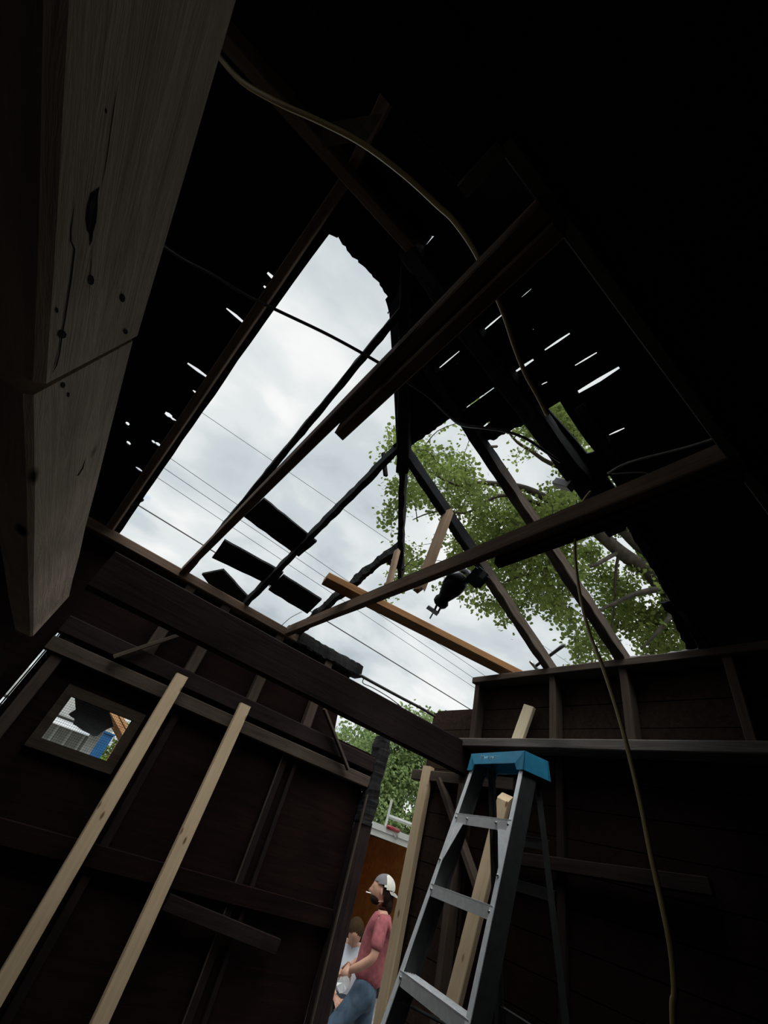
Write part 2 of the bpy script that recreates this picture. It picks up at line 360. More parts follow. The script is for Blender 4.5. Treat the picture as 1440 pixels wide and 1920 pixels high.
# right slope
hipline = [rr_(728, 560), rr_(737, 700), rr_(744, 848)]
low = [rr_(*p) for p in [(744, 848), (774, 834), (847, 783), (868, 800), (899, 828), (930, 824), (987, 793), (1000, 800), (1060, 862), (1150, 952), (1161, 972), (1200, 1010), (1241, 1059), (1249, 1086), (1269, 1121), (1238, 1131), (1260, 1156), (1275, 1194), (1292, 1226)]]
rh = [slit(rr_, (796, 461), (832, 418), 4, 6), slit(rr_, (846, 399), (857, 386), 3), slit(rr_, (837, 556), (888, 505), 4), slit(rr_, (908, 482), (914, 477), 3),
      slit(rr_, (897, 627), (943, 588), 4), slit(rr_, (976, 558), (996, 541), 2.2), slit(rr_, (811, 700), (861, 658), 3.2), slit(rr_, (1020, 657), (1068, 625), 4.2),
      slit(rr_, (963, 699), (1000, 674), 5), slit(rr_, (866, 770), (926, 727), 2.4), slit(rr_, (1077, 686), (1119, 661), 2.6), slit(rr_, (1083, 736), (1161, 689), 9, 6),
      slit(rr_, (1140, 817), (1171, 803), 3.4), slit(rr_, (996, 737), (999, 736), 2), slit(rr_, (1014, 722), (1026, 716), 2), slit(rr_, (1202, 896), (1214, 890), 4), 
      slit(rr_, (903, 803), (918, 791), 3), slit(rr_, (998, 618), (1000, 617), 2.5), slit(rr_, (856, 683), (858, 682), 2),
      [rr_(*p) for p in [(1027, 767), (1050, 753), (1064, 776), (1082, 803), (1098, 826), (1115, 847), (1100, 851), (1080, 826), (1062, 806)]],
      [rr_(*p) for p in [(1138, 894), (1143, 892), (1162, 921), (1157, 920)]]]
poly = [pr(RX, RY)] + hipline[:-1] + jagged(low, .009, .02, 9) + [pr(XR + .16, .74), pr(XR + .20, RY - (XR + .16 - RX) - .04)]
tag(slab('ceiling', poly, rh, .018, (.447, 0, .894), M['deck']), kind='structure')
zf = RZ + OFF
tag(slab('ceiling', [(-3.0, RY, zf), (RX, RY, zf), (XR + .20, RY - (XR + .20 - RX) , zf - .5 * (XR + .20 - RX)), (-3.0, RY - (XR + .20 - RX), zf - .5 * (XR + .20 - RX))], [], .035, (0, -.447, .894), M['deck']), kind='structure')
# the loft floor over the front of the shed
tag(slab('ceiling', [(-3.0, -1.7, 3.0), (XR, -1.7, 3.0), (XR, .13, 3.0), (.052, .145, 3.0), (.044, .258, 3.0), (-.255, .273, 3.0), (-3.0, .273, 3.0)], [], .04, (0, 0, 1), M['beam']), kind='structure')
# window: frame and wire mesh
w = empty('window_1', (0, YB, 0)); tag(w, kind='structure')
fr = bmesh.new(); t_ = .055
for c, s in (((WX0 - t_/2, 0, (WZ0+WZ1)/2), (t_, .03, WZ1-WZ0)), ((WX1 + t_/2, 0, (WZ0+WZ1)/2), (t_, .03, WZ1-WZ0)),
             (((WX0+WX1)/2, 0, WZ0 - t_/2), (WX1-WX0+2*t_, .03, t_)), (((WX0+WX1)/2, 0, WZ1 + t_/2), (WX1-WX0+2*t_, .03, t_))):
    box(fr, (c[0], c[1] + .003, c[2]), s)
from_bm('window_frame', fr, M['frame'], w)
ms = bmesh.new()
nx, nz = 30, 19
for i in range(1, nx):
    xx = WX0 + (WX1-WX0)*i/nx; box(ms, (xx, .035, (WZ0+WZ1)/2), (.0014, .0014, WZ1-WZ0))
for i in range(1, nz):
    zz = WZ0 + (WZ1-WZ0)*i/nz; box(ms, ((WX0+WX1)/2, .037, zz), (WX1-WX0, .0014, .0014))
from_bm('wire_mesh', ms, M['mesh'], w)
# ================================================================== roof timbers
def T(o, label, cat, group=None): return tag(o, label, cat, group)
def rb(x, y, dz=0): return (x, y, rz('b', x, y, dz))
def rrr(x, y, dz=0): return (x, y, rz('r', x, y, dz))
upb = (0, .447, .894); upr = (.447, 0, .894)
T(bar('ridge_beam', (-3.0, RY, RZ - .03), (RX + .06, RY, RZ - .03), .06, .16, M['joist'], seed=1), 'dark ridge beam along the top of the roof, from upper left to the peak', 'beam')
T(bar('rafter', rb(-.375, RY), rb(-.375, YB + .05), .05, .09, M['joist'], upb, seed=2), 'brown rafter along the left edge of the big roof opening', 'rafter')
T(bar('rafter', (-.375, RY - .02, RZ), (-.375, -1.7, RZ - 1.27), .05, .09, M['joist'], (0, -.447, .894), seed=3), 'brown rafter on the near slope beyond the ridge, topped by a pale gusset', 'rafter')
T(bar('rafter', rb(.242, 1.10), rb(.236, YB + .02), .042, .085, M['char'], upb, jag=.004, seed=4), 'long thin charred rafter crossing the sky in the left part of the opening', 'rafter')
T(bar('rafter', rb(.80, 1.66), rb(.765, YB + .02), .042, .09, M['char'], upb, jag=.006, seed=5, bow=.02), 'charred rafter from the hip, second to the right in the back slope, with a cleat', 'rafter')
T(bar('rafter', rb(1.37, 2.20, .02), rb(1.285, YB + .02), .05, .09, M['char'], upb, jag=.018, ends=.05, seed=6, bow=.03), 'short badly burnt rafter stub with a ragged top end', 'rafter')
hipd = Vector((-1, -1, 1)); ch_ = Vector((XR, YB, ZP))
def hp(y): return (y - YB + XR, y, rz('b', 0, y))
T(bar('hip_rafter', hp(.86), hp(1.76), .085, .11, M['char'], (.33, .33, .88), jag=.006, seed=7), 'thick upper length of charred hip rafter below the peak', 'rafter')
T(bar('hip_rafter', hp(1.72), hp(2.37), .038, .10, M['char'], (.33, .33, .88), jag=.008, ends=.04, seed=8), 'thin lower length of charred hip rafter ending above the joist', 'rafter')
T(bar('rafter', rrr(.78, 1.66), rrr(XR - .02, 1.63), .055, .09, M['half'], upr, jag=.006, seed=9), 'charred rafter falling from the hip behind the power tool to the right wall', 'rafter')
T(bar('rafter', rrr(.38, 1.165), rrr(XR - .02, 1.135), .058, .09, M['half'], upr, jag=.005, seed=10), 'charred rafter crossing the middle of the tree to the right wall', 'rafter')
T(bar('rafter', rrr(.06, .88, -.03), rrr(1.75, .745, -.02), .10, .12, M['char'], upr, jag=.007, seed=11), 'wide charred end rafter from the peak down towards the right wall', 'rafter')
T(bar('rafter', rrr(1.66, .67), rrr(XR, .70), .05, .09, M['char'], upr, jag=.010, seed=12), 'lower charred rafter at the right edge of the opening below the joist', 'rafter')
T(bar('rafter', rrr(1.15, .585, -.01), rrr(1.66, .575, -.01), .055, .09, M['char'], upr, jag=.008, seed=13), 'short flaking charred rafter beside the small gap in the right slope', 'rafter')
T(bar('cleat', at(719, 850, y=1.86), at(723, 892, y=1.86), .022, .03, M['char'], jag=.002, seed=14), 'small charred cleat nailed beside the junction of hip and rafter', 'cleat')
T(bar('cleat', at(728, 1053, y=2.33), at(756, 1066, y=2.30), .03, .035, M['char'], jag=.003, seed=15), 'charred block at the bottom end of the hip rafter', 'cleat')
T(slab('gusset', [at(605, 232, z=4.08), at(718, 212, z=4.02), at(688, 262, z=4.05), at(603, 277, z=4.10)], [], .012, (0, 0, 1), M['rail']), 'triangular wooden gusset at the ridge above the brown rafter', 'gusset')
# planks left on the back slope
for i, (q, lab) in enumerate([([(494, 935), (594, 1016), (560, 1044), (457, 969)], 'dark roof board bridging two rafters, the upper of three left in place'),
               ([(420, 1013), (531, 1075), (511, 1100), (397, 1046)], 'dark roof board bridging two rafters, lower left one'),
               ([(531, 1079), (603, 1125), (576, 1151), (503, 1106)], 'dark roof board reaching the burnt rafter stub, lower right one'),
               ([(378, 1077), (418, 1069), (465, 1120), (451, 1136), (392, 1096)], 'broken pointed roof board end above the wall plate')]):
    T(slab('roof_board', jagged([br(*p) for p in q], .003, .06, i, True)[:], [], .022, upb, M['char']), lab, 'board', None)
# top plates
T(bar('wall_plate', (-3.0, YB - .03, 2.965), (1.30, YB - .03, 2.965), .11, .07, M['joist'], seed=20), 'brown top plate along the back wall under the rafters', 'beam')
T(bar('wall_plate', (1.20, YB - .01, 2.985), (2.02, YB - .02, 2.985), .13, .11, M['char'], jag=.012, ends=.03, seed=21), 'charred end of the top plate broken off against the sky', 'beam')
T(bar('wall_plate', (XR - .055, 2.28, 2.985), (XR - .055, -1.7, 2.985), .12, .045, M['stud'], jag=.003, seed=22, ends=.02), 'weathered top plate along the right wall under the rafter feet', 'beam')
T(bar('wall_plate', (XR + .01, 1.20, 3.03), (XR + .01, .74, 3.03), .11, .05, M['glove'], jag=.014, ends=.03, seed=23), 'splintered grey strip on the right plate beneath the tree', 'board')
# tie joists
T(bar('tie_joist', (.215, YB - .02, 3.0), (.215, .15, 3.0), .045, .085, M['joist'], seed=24, bow=.02), 'long dark tie joist running from the back plate to the loft, left one', 'joist')
T(bar('tie_joist', (.265, 1.10, 2.985), (.265, .15, 2.985), .045, .10, M['joist'], seed=25, ends=.01), 'second board doubled onto the near half of the left tie joist', 'joist')
T(bar('splint', (.195, .80, 2.97), (.195, .70, 2.98), .012, .05, M['rail'], seed=26, ends=.02, taper=.5), 'short pale splinter on the side of the left tie joist, lower one', 'splinter')
T(bar('splint', (.195, .66, 2.985), (.195, .45, 2.99), .012, .05, M['rail'], seed=27, ends=.03, taper=.4), 'long pale splinter on the side of the left tie joist, upper one', 'splinter')
T(bar('tie_joist', (1.20, YB - .05, 2.985), (1.20, .14, 3.02), .045, .085, M['joist'], seed=28, jag=.0015, ends=.02), 'brown tie joist crossing in front of the tree, with broken pieces behind it', 'joist')
T(bar('tie_joist', (1.25, 1.10, 2.985), (1.25, .14, 2.99), .045, .10, M['beam'], seed=29, ends=.015), 'dark board doubled under the near half of the brown tie joist', 'joist')
# lumber caught in the opening
T(bar('plank', (.985, 2.435, 3.125), (2.60, 2.00, 3.07), .125, .055, M['orange'], seed=30, ends=.004), 'long orange brown plank lying from the joist to the right plate', 'plank')
T(bar('broken_post', at(840, 962, x=1.30), at(787, 1103, x=1.27), .075, .04, M['plank'], (1, 0, 0), seed=31, ends=.05, jag=.002), 'wide broken pine piece standing up behind the brown joist', 'board')
T(bar('broken_post', at(745, 1033, x=1.29), at(727, 1103, x=1.27), .045, .03, M['plank'], (1, 0, 0), seed=32, ends=.02, jag=.001), 'narrow broken pine piece behind the brown joist near the hip', 'board')
T(bar('splint', at(909, 838, y=1.14), at(932, 837, y=1.12), .014, .012, M['joist'], seed=33), 'tiny brown stick end poking past the roof boards', 'splinter')
T(bar('block', at(1044, 905, x=1.42), at(1072, 912, x=1.42), .05, .045, M['glove'], (0, 0, 1), seed=34), 'small grey block on the side of the wide charred rafter', 'block')
T(bar('block', at(241, 945, y=3.1), at(266, 934, y=3.1), .03, .045, M['char'], seed=35), 'small charred block at the foot of the left rafter', 'block')
T(bar('edge_highlight', (.052, .140, 2.993), (XR - .1, .120, 2.993), .035, .03, M['shelf'], seed=80, jag=.001), 'pale strip added as a catch light on the loft floor edge over the right side of the shed', 'strip')  # pale strips added to draw the light catching on the loft edge
T(bar('edge_highlight', (.046, .262, 2.993), (.052, .150, 2.993), .035, .03, M['shelf'], seed=81, jag=.002), 'short pale strip added as a catch light at the notch in the loft floor', 'strip')
# big beams
T(bar('cross_beam', (-.17, 2.325, 2.437), (XR, 2.325, 2.437), .075, .205, M['beam'], jag=.002, seed=36), 'massive dark beam crossing the shed in front of the back wall', 'beam')
T(bar('timber_beam', (-.265, -1.2, 2.165), (-.262, .558, 2.165), .08, .205, M['timber'], jag=.003, seed=37, cut=.04), 'big rough-sawn pale timber overhead at left, near length', 'beam')
T(bar('timber_beam', (-.268, .583, 2.165), (-.235, 2.30, 2.165), .075, .215, M['timber'], jag=.003, seed=38, cut=.04), 'far length of the rough-sawn timber, beyond the slanted joint', 'beam')
tm = [o for o in C.objects if o.name.startswith('timber_beam')]
def on_face(o, px, py, lift=.001):
    mw = o.matrix_basis; n_ = mw.to_3x3() @ Vector((0, -1, 0)); n_ = n_ if n_.x > 0 else -n_; hw_ = .04 if o is tm[0] else .0375
    p0 = mw @ Vector((0, 0, 0)) + n_ * (hw_ + lift); o0 = Vector((0, 0, CZ)); v = ray(px, py); return o0 + v * ((p0 - o0).dot(n_) / v.dot(n_))
def mark(o, name, pts):
    mw = o.matrix_basis; bm = bmesh.new(); vs = [bm.verts.new(mw.inverted() @ on_face(o, *p)) for p in pts]; f = bm.faces.new(vs)
    bmesh.ops.solidify(bm, geom=[f], thickness=-.0015); from_bm(name, bm, M['char'], o)
def crack(o, pts, w):
    l = [Vector(p) for p in pts]; out = []; back = []
    for i, p in enumerate(l):
        ww = w * (1 if 0 < i < len(l) - 1 else .2); out.append((p.x + ww, p.y)); back.append((p.x - ww, p.y))
    for i in range(len(l) - 1): mark(o, 'crack', [out[i], out[i+1], back[i+1], back[i]])
mark(tm[0], 'gouge', [(187, 350), (182, 354), (170, 362), (163, 385), (160, 410), (163, 432), (168, 440), (168, 462), (173, 452), (175, 436), (181, 415), (183, 390), (184, 365)])
crack(tm[0], [(223, 150), (214, 200), (200, 300), (190, 352)], .7)
crack(tm[0], [(139, 388), (133, 430), (133, 452), (140, 468), (134, 520), (124, 585), (117, 625), (112, 660), (106, 685), (98, 700)], 1.4)
crack(tm[0], [(173, 460), (171, 500), (166, 570)], .7)
for (kx, ky, r1_, r2_) in ((171, 525, 6, 10), (230, 559, 5, 8), (117, 627, 8, 8), (199, 208, 2, 5), (236, 622, 4, 5), (107, 582, 3, 5)):
    mark(tm[0], 'knot', [(kx + r1_ * math.cos(t) * (1 + .2 * math.sin(3*t)), ky + r2_ * math.sin(t)) for t in [k * .785 for k in range(8)]])
crack(tm[1], [(98, 855), (92, 880), (86, 900)], 1.2); crack(tm[1], [(160, 862), (155, 878), (146, 892), (139, 890)], 1.5)
for (kx, ky, r1_, r2_) in ((92, 862, 4, 7), (118, 722, 5, 6), (128, 740, 3, 5)):
    mark(tm[1], 'knot', [(kx + r1_ * math.cos(t), ky + r2_ * math.sin(t)) for t in [k * .785 for k in range(8)]])
# ================================================================== right wall framing
for y, lab in ((2.25, 'old stud at the left end of the upper right wall'), (1.60, 'old stud in the upper right wall, behind the pale board'), (1.135, 'old stud in the upper right wall, behind the hanging cable'), (.615, 'old stud in the upper right wall near the right edge')):
    T(bar('stud', (XR - .05, y, 2.555), (XR - .05, y, 2.965), .045, .085, M['stud'], (1, 0, 0), seed=40 + y, jag=.001), lab, 'stud')
T(bar('ledger_shelf', (XR - .065, 2.33, 2.528), (XR - .065, -1.7, 2.528), .14, .055, M['shelf'], seed=45, jag=.002, ends=.01), 'grey ledger shelf board running along the right wall above the ladder', 'shelf')
T(bar('header', (XR - .03, 2.86, 2.315), (XR - .03, 1.9, 2.315), .05, .07, M['stud'], seed=46), 'short header board sticking past the door jamb under the big beam', 'board')
T(bar('brace', at(825, 1462, x=XR - .05), at(905, 1690, x=XR - .05), .035, .06, M['stud'], (1, 0, 0), seed=47), 'old diagonal brace on the right wall behind the ladder', 'brace')
T(bar('stud', (XR - .05, 2.30, .0), (XR - .05, 2.30, 2.28), .045, .085, M['stud'], (1, 0, 0), seed=48), 'old full-height stud on the right wall left of the ladder', 'stud')
T(bar('stud', (XR - .015, 1.60, .0), (XR - .015, 1.60, 2.49), .045, .03, M['beam'], (1, 0, 0), seed=49), 'old full-height stud on the right wall behind the ladder', 'stud')
T(bar('girt', (XR - .05, 1.9, 1.95), (XR - .05, .9, 2.02), .04, .06, M['beam'], seed=50), 'faint horizontal girt on the dark right wall behind the ladder', 'board')
# corner post and back wall framing
T(bar('corner_post', (2.475, YB - .03, -.0), (2.475, YB - .03, 1.95), .13, .09, M['beam'], (0, 1, 0), seed=51), 'dark corner post beside the door gap', 'post')
T(bar('corner_post', (2.47, YB - .03, 1.93), (2.48, YB - .02, 2.565), .125, .10, M['char'], (0, 1, 0), jag=.016, seed=52, ends=.02), 'burnt ragged top of the corner post against the trees', 'post')
T(bar('corner_strip', (2.395, YB - .085, .0), (2.405, YB - .085, 2.12), .012, .018, M['rail'], (0, 1, 0), seed=53), 'thin pale strip along the corner post', 'strip')
T(bar('rail', (-.2, YB - .03, 2.21), (2.42, YB - .03, 2.205), .06, .085, M['rail'], seed=54, jag=.001), 'grey brown rail across the back wall above the new posts', 'rail')
T(bar('rail', (-.2, YB - .03, 2.335), (2.42, YB - .03, 2.335), .07, .11, M['beam'], seed=55, jag=.001), 'dark upper rail across the back wall under the big beam', 'rail')
T(bar('rail', (-.2, YB - .02, 1.35), (2.40, YB - .02, 1.35), .03, .10, M['wall'], seed=56), 'faint dark rail low across the back wall panels', 'rail')
T(bar('rail', at(310, 1690, y=YB - .05), at(520, 1775, y=YB - .05), .03, .075, M['beam'], seed=57), 'short weathered board nailed low on the back wall', 'board')
T(bar('brace', at(212, 1232, y=YB - .10), at(338, 1190, y=YB - .10), .025, .04, M['stud'], (0, 1, 0), seed=58), 'slanted brace on the upper back wall left of the first new post', 'brace')
T(bar('brace', at(608, 1329, y=YB - .10), at(653, 1443, y=YB - .10), .02, .035, M['stud'], (0, 1, 0), seed=59), 'thin slanted brace on the back wall near the corner post', 'brace')
for x, lab in ((.33, 'old cripple stud on the upper back wall, under the crossing brace'), (.64, 'old cripple stud above the first new post'), (1.16, 'old cripple stud above the second new post'), (1.68, 'old cripple stud right of the second new post')):
    T(bar('stud', (x, YB - .03, 2.39), (x, YB - .03, 2.93), .075, .06, M['stud'], (0, 1, 0), seed=60 + x), lab, 'stud')
for x, lab in ((.72, 'thin dark batten on the back wall between the new posts'), (1.62, 'pale-edged batten on the back wall panels'), (1.72, 'dark batten beside the pale-edged one')):
    T(bar('batten', (x, YB + .0, .0), (x, YB + .0, 2.16), .05 if x < 1.7 else .03, .02, M['beam'], (0, 1, 0), seed=63 + x), lab, 'batten')
T(bar('batten', (1.59, YB - .012, .0), (1.59, YB - .012, 2.16), .008, .012, M['rail'], (0, 1, 0), seed=69, jag=.002), 'frayed pale edge strip on the back wall batten', 'strip')
T(bar('trim_board', (-.11, YB - .02, .9), (-.11, YB - .02, 2.34), .07, .04, M['stud'], (0, 1, 0), seed=70), 'upright board on the back wall beside the crack of light', 'board')
# new lumber
NL = M['newwood']
T(bar('post', (.598, YB - .115, .0), (.598, YB - .115, 2.335), .082, .045, NL, (0, 1, 0), seed=71), 'pale new post against the back wall, nearer the mesh window', 'post')
T(bar('post', (1.108, YB - .115, .0), (1.108, YB - .115, 2.333), .082, .045, NL, (0, 1, 0), seed=72), 'pale new post against the back wall, nearer the doorway', 'post')
T(bar('post', (XR - .045, 2.775, .0), (XR - .045, 2.69, 2.375), .085, .05, NL, (1, 0, 0), seed=73), 'pale new jamb post at the side of the doorway', 'post')
T(bar('board', (2.30, 2.40, .0), (2.405, 1.895, 2.225), .085, .036, NL, (1, 0, 0), seed=74, cut=.04), 'pale new board leaning behind the ladder with a slanted top', 'board')
T(bar('board', (2.46, 1.865, 2.557), (2.485, 1.795, 2.785), .082, .03, M['lit'], (1, 0, 0), seed=75), 'pale short board end standing on the ledger shelf', 'board')
# ================================================================== stepladder
lx, ly, LZ = 2.039, 1.612, 2.339
lw = Vector((math.cos(-1.769), math.sin(-1.769), 0)); ln_ = Vector((math.sin(-1.769), -math.cos(-1.769), 0))
CWd, CD = .407, .10
lad = empty('stepladder', (lx, ly, 0)); tag(lad, 'tall aluminium stepladder with a blue top cap, standing by the right wall', 'ladder')
def LP(wv, nv, z): return lw * wv + ln_ * nv + Vector((0, 0, z))
def front(s, dz, dn=0, dw=0): return LP(s * (CWd/2 + .044*dz) + dw, CD/2 + .271*dz + dn, LZ - dz)
def rear(s, dz, dn=0, dw=0): return LP(s * (CWd/2 - .03 + .026*dz) + dw, -CD/2 - .182*dz + dn, LZ - dz)
def prism(bm, quad, off):
    a = [bm.verts.new(Vector(p)) for p in quad]; b = [bm.verts.new(Vector(p) + Vector(off)) for p in quad]
    bm.faces.new(a); bm.faces.new(b[::-1]); n = len(a)
    for i in range(n): bm.faces.new((a[i], b[i], b[(i+1) % n], a[(i+1) % n]))
def strip(bm, p0, p1, w, off):          # a flat strip between two points, w a vector across, off its thickness
    prism(bm, [Vector(p0) - w/2, Vector(p0) + w/2, Vector(p1) + w/2, Vector(p1) - w/2], off)
D = LZ
for s in (-1, 1):
    bm = bmesh.new(); strip(bm, front(s, .045, 0, -s*.010), front(s, D, 0, -s*.010), lw * .026, ln_ * -.004)
    r_ = from_bm('rail', bm, M['alu'], lad); tag(r_, 'bright aluminium front rail')
    bm = bmesh.new(); strip(bm, front(s, .045, -.046), front(s, D, -.046), ln_ * .088, lw * s * .003)
    strip(bm, front(s, .045, -.09, -s*.012), front(s, D, -.09, -s*.012), lw * .022, ln_ * .003)
    from_bm('rail_web', bm, M['aludark'], r_)
    bm = bmesh.new(); strip(bm, rear(s, .045, -.0, -s*.008), rear(s, D, -.0, -s*.008), lw * .020, ln_ * .003)
    strip(bm, rear(s, .045, .018), rear(s, D, .018), ln_ * .036, lw * s * .003)
    from_bm('rear_rail', bm, M['aludark'], lad)
for k in range(1, 7):
    dz = .305 * k
    a, b = front(-1, dz, .001, .004), front(1, dz, .001, -.004)
    bm = bmesh.new(); strip(bm, a - Vector((0, 0, .02)), b - Vector((0, 0, .02)), Vector((0, 0, .045)), ln_ * -.003)
    prism(bm, [a, b, b - ln_ * .088, a - ln_ * .088], (0, 0, -.004))
    prism(bm, [a - ln_ * .088, b - ln_ * .088, b - ln_ * .088 - Vector((0, 0, .03)), a - ln_ * .088 - Vector((0, 0, .03))], ln_ * .003)
    for q in range(6):                      # tread ribs
        f = .012 + q * .013; strip(bm, a - ln_ * f, b - ln_ * f, ln_ * .003, (0, 0, .002))
    st = from_bm('step', bm, M['alu'], lad)
    for t_ in ((.035, .965) if k > 1 else (.035, .25, .77, .965)):
        bm = bmesh.new(); p = a.lerp(b, t_) + ln_ * .003 - Vector((0, 0, .018)); bmesh.ops.create_uvsphere(bm, u_segments=8, v_segments=6, radius=.0065, matrix=Matrix.Translation(p))
        from_bm('rivet', bm, M['steel'], st, True)
    if k == 1 or k == 6:
        for s in (-1, 1):
            bm = bmesh.new(); p0 = front(s, dz + .04, -.006, -s*.012)
            prism(bm, [p0, p0 - lw * s * .075, front(s, dz + .22, -.006, -s*.012)], ln_ * -.002)
            g_ = from_bm('corner_brace', bm, M['alu'], lad)
            bm = bmesh.new(); bmesh.ops.create_uvsphere(bm, u_segments=8, v_segments=6, radius=.0065, matrix=Matrix.Translation(front(s, dz + .205, .004, -s*.012)))
            from_bm('rivet', bm, M['steel'], g_, True)
for dz in (.34, .51, .95, 1.4, 1.85):
    bm = bmesh.new(); strip(bm, rear(-1, dz, -.002), rear(1, dz, -.002), Vector((0, 0, .040)), ln_ * -.003)
    strip(bm, rear(-1, dz - .02, -.002), rear(1, dz - .02, -.002), ln_ * .03, (0, 0, .002))
    from_bm('rear_bar', bm, M['aludark'], lad)
for s in (-1, 1):
    bm = bmesh.new(); a = front(s, 1.0, -.05, -s*.004); b = rear(s, 1.0, .02, -s*.004); mid = (a + b) / 2 + Vector((0, 0, -.03))
    tube_bm(bm, [a, mid, b], .006); from_bm('spreader', bm, M['aludark'], lad)
    for f_ in (front, rear):
        bm = bmesh.new(); box(bm, f_(s, D - .02, -.04 if f_ is front else .02), (.05, .06, .045)); from_bm('foot', bm, M['black'], lad)
# cap: a blue shell with a deeper corner over each rail
bm = bmesh.new(); hw = CWd/2 + .012; nf = CD/2 + .022
fo = [(-hw, 0), (hw, 0), (hw + .008, -.088), (hw - .040, -.088), (hw - .052, -.058), (-hw + .052, -.058), (-hw + .040, -.088), (-hw - .008, -.088)]
prism(bm, [LP(a, nf + (.0 if z_ == 0 else .012), LZ + z_) for a, z_ in fo], ln_ * -.006)
prism(bm, [LP(a, -nf - .012, LZ + z_) for a, z_ in fo], ln_ * .006)
prism(bm, [LP(-hw, nf, LZ), LP(hw, nf, LZ), LP(hw, -nf - .012, LZ), LP(-hw, -nf - .012, LZ)], (0, 0, -.006))
for s in (-1, 1):
    prism(bm, [LP(s*hw, nf, LZ), LP(s*hw, -nf - .012, LZ), LP(s*(hw + .008), -nf - .02, LZ - .088), LP(s*(hw + .008), nf + .012, LZ - .088)], lw * -s * .006)
cap_ = from_bm('top_cap', bm, M['blue'], lad)
rm = Matrix((lw, Vector((0, 0, 1)), ln_)).transposed().to_4x4()
def text_mesh(name, s, size, mw, m, parent, ext=.001):
    c = bpy.data.curves.new(name, 'FONT'); c.body = s; c.size = size; c.extrude = ext; c.align_x = 'LEFT'
    o = bpy.data.objects.new(name + '_tmp', c); C.objects.link(o); dg = bpy.context.evaluated_depsgraph_get()
    me = bpy.data.meshes.new_from_object(o.evaluated_get(dg)); bpy.data.objects.remove(o); me.transform(mw); me.name = name
    me.materials.clear(); return link(name, me, m, parent)
text_mesh('lettering', 'WERNER', .026, Matrix.Translation(LP(-.085, nf + .0065, LZ - .038)) @ rm, M['bluelogo'], cap_)
bm = bmesh.new()
for a0, b0, a1, b1 in ((-.115, -.016, -.092, -.020), (-.115, -.026, -.096, -.029), (-.115, -.037, -.092, -.041), (-.118, -.012, -.114, -.044), (-.093, -.012, -.089, -.044)):
    prism(bm, [LP(a0, nf + .0055, LZ + b0), LP(a1, nf + .0055, LZ + b0), LP(a1, nf + .0055, LZ + b1), LP(a0, nf + .0055, LZ + b1)], ln_ * .0015)
from_bm('emblem', bm, M['bluelogo'], cap_)
# ================================================================== cables and wires
CB = M['cable']
T(cable('cable', [at(p[0], p[1], z=zz) for *p, zz in [(396, 88, 3.5), (450, 150, 3.45), (520, 192, 3.4), (600, 228, 3.38), (680, 270, 3.36), (760, 330, 3.33), (820, 385, 3.3), (850, 413, 3.28), (885, 462, 3.24), (912, 515, 3.2), (930, 553, 3.2), (948, 598, 3.2), (965, 650, 3.2), (985, 700, 3.2), (1008, 742, 3.2), (1026, 778, 3.2)]], .0085, CB), 'long yellow brown cable sagging under the roof from the pale timber', 'cable')
T(cable('cable', [at(a, b, z=zz) for a, b, zz in [(290, 450, 3.15), (345, 487, 3.13), (400, 516, 3.12), (457, 551, 3.11), (520, 582, 3.1), (620, 630, 3.1), (715, 683, 3.1), (758, 712, 3.1), (808, 747, 3.12), (842, 780, 3.15), (866, 797, 3.2), (905, 802, 3.3), (945, 808, 3.3), (985, 822, 3.3), (1020, 845, 3.3), (1050, 866, 3.3)]], .0065, M['wire']), 'thin dark cable crossing the sky behind the left tie joist', 'cable')
T(cable('cable', [at(a, b, x=xx, ) for a, b, xx in [(1107, 922, 1.30), (1092, 943, 1.28), (1082, 975, 1.26), (1078, 1030, 1.25), (1085, 1100, 1.25), (1103, 1180, 1.25), (1130, 1250, 1.25), (1158, 1335, 1.25), (1181, 1420, 1.25), (1202, 1510, 1.25), (1220, 1600, 1.25), (1240, 1690, 1.25), (1258, 1780, 1.25), (1265, 1860, 1.25), (1265, 1960, 1.25)]] + [Vector((1.25, .60, 1.2)), Vector((1.27, .61, .6)), Vector((1.26, .60, .03)), Vector((1.45, .50, .01))], .0062, CB), 'yellow brown cable hanging down from the brown joist to the floor', 'cable')
T(cable('wire', [at(a, b, z=3.08) for a, b in [(1140, 888), (1165, 873), (1200, 861), (1240, 851), (1290, 838), (1347, 820)]], .005, M['wirelight']), 'pale wire running right from the wide rafter to the loft, upper one', 'wire')
T(cable('wire', [at(a, b, z=3.06) for a, b in [(1147, 889), (1175, 887), (1205, 886), (1218, 892), (1223, 904)]], .003, M['wirelight']), 'short looped wire above the brown joist', 'wire')
T(cable('wire', [at(a, b, z=3.07) for a, b in [(1186, 918), (1174, 917), (1168, 926), (1177, 932), (1190, 926), (1222, 905), (1270, 881), (1320, 865), (1368, 851)]], .004, M['wirelight']), 'pale wire with a hooked end running right to the loft, lower one', 'wire')
T(cable('wire', [at(a, b, y=3.0) for a, b in [(529, 1172), (545, 1158), (566, 1147)]], .003, M['wire']), 'thin wire at the far end of the brown joist', 'wire')
T(cable('wire', [at(a, b, y=2.4) for a, b in [(675, 1266), (700, 1280), (750, 1307), (790, 1328), (815, 1343)]], .010, M['wire']), 'thick dark service wire above the big beam end', 'wire')
T(cable('wire', [at(a, b, y=2.4) for a, b in [(682, 1272), (681, 1281), (700, 1290), (730, 1308), (752, 1325)]], .003, M['wire']), 'thin loose wire under the thick service wire', 'wire')
def pline(name, pts, y, r, lab):
    a = at(*pts[0], y=y); b = at(*pts[-1], y=y); d = b - a
    T(cable(name, [a - d * .8, a, b, b + d * 2.5], r, M['wire'], k=1, sides=5), lab, 'power line', 'overhead lines')
G_ = 'overhead lines'
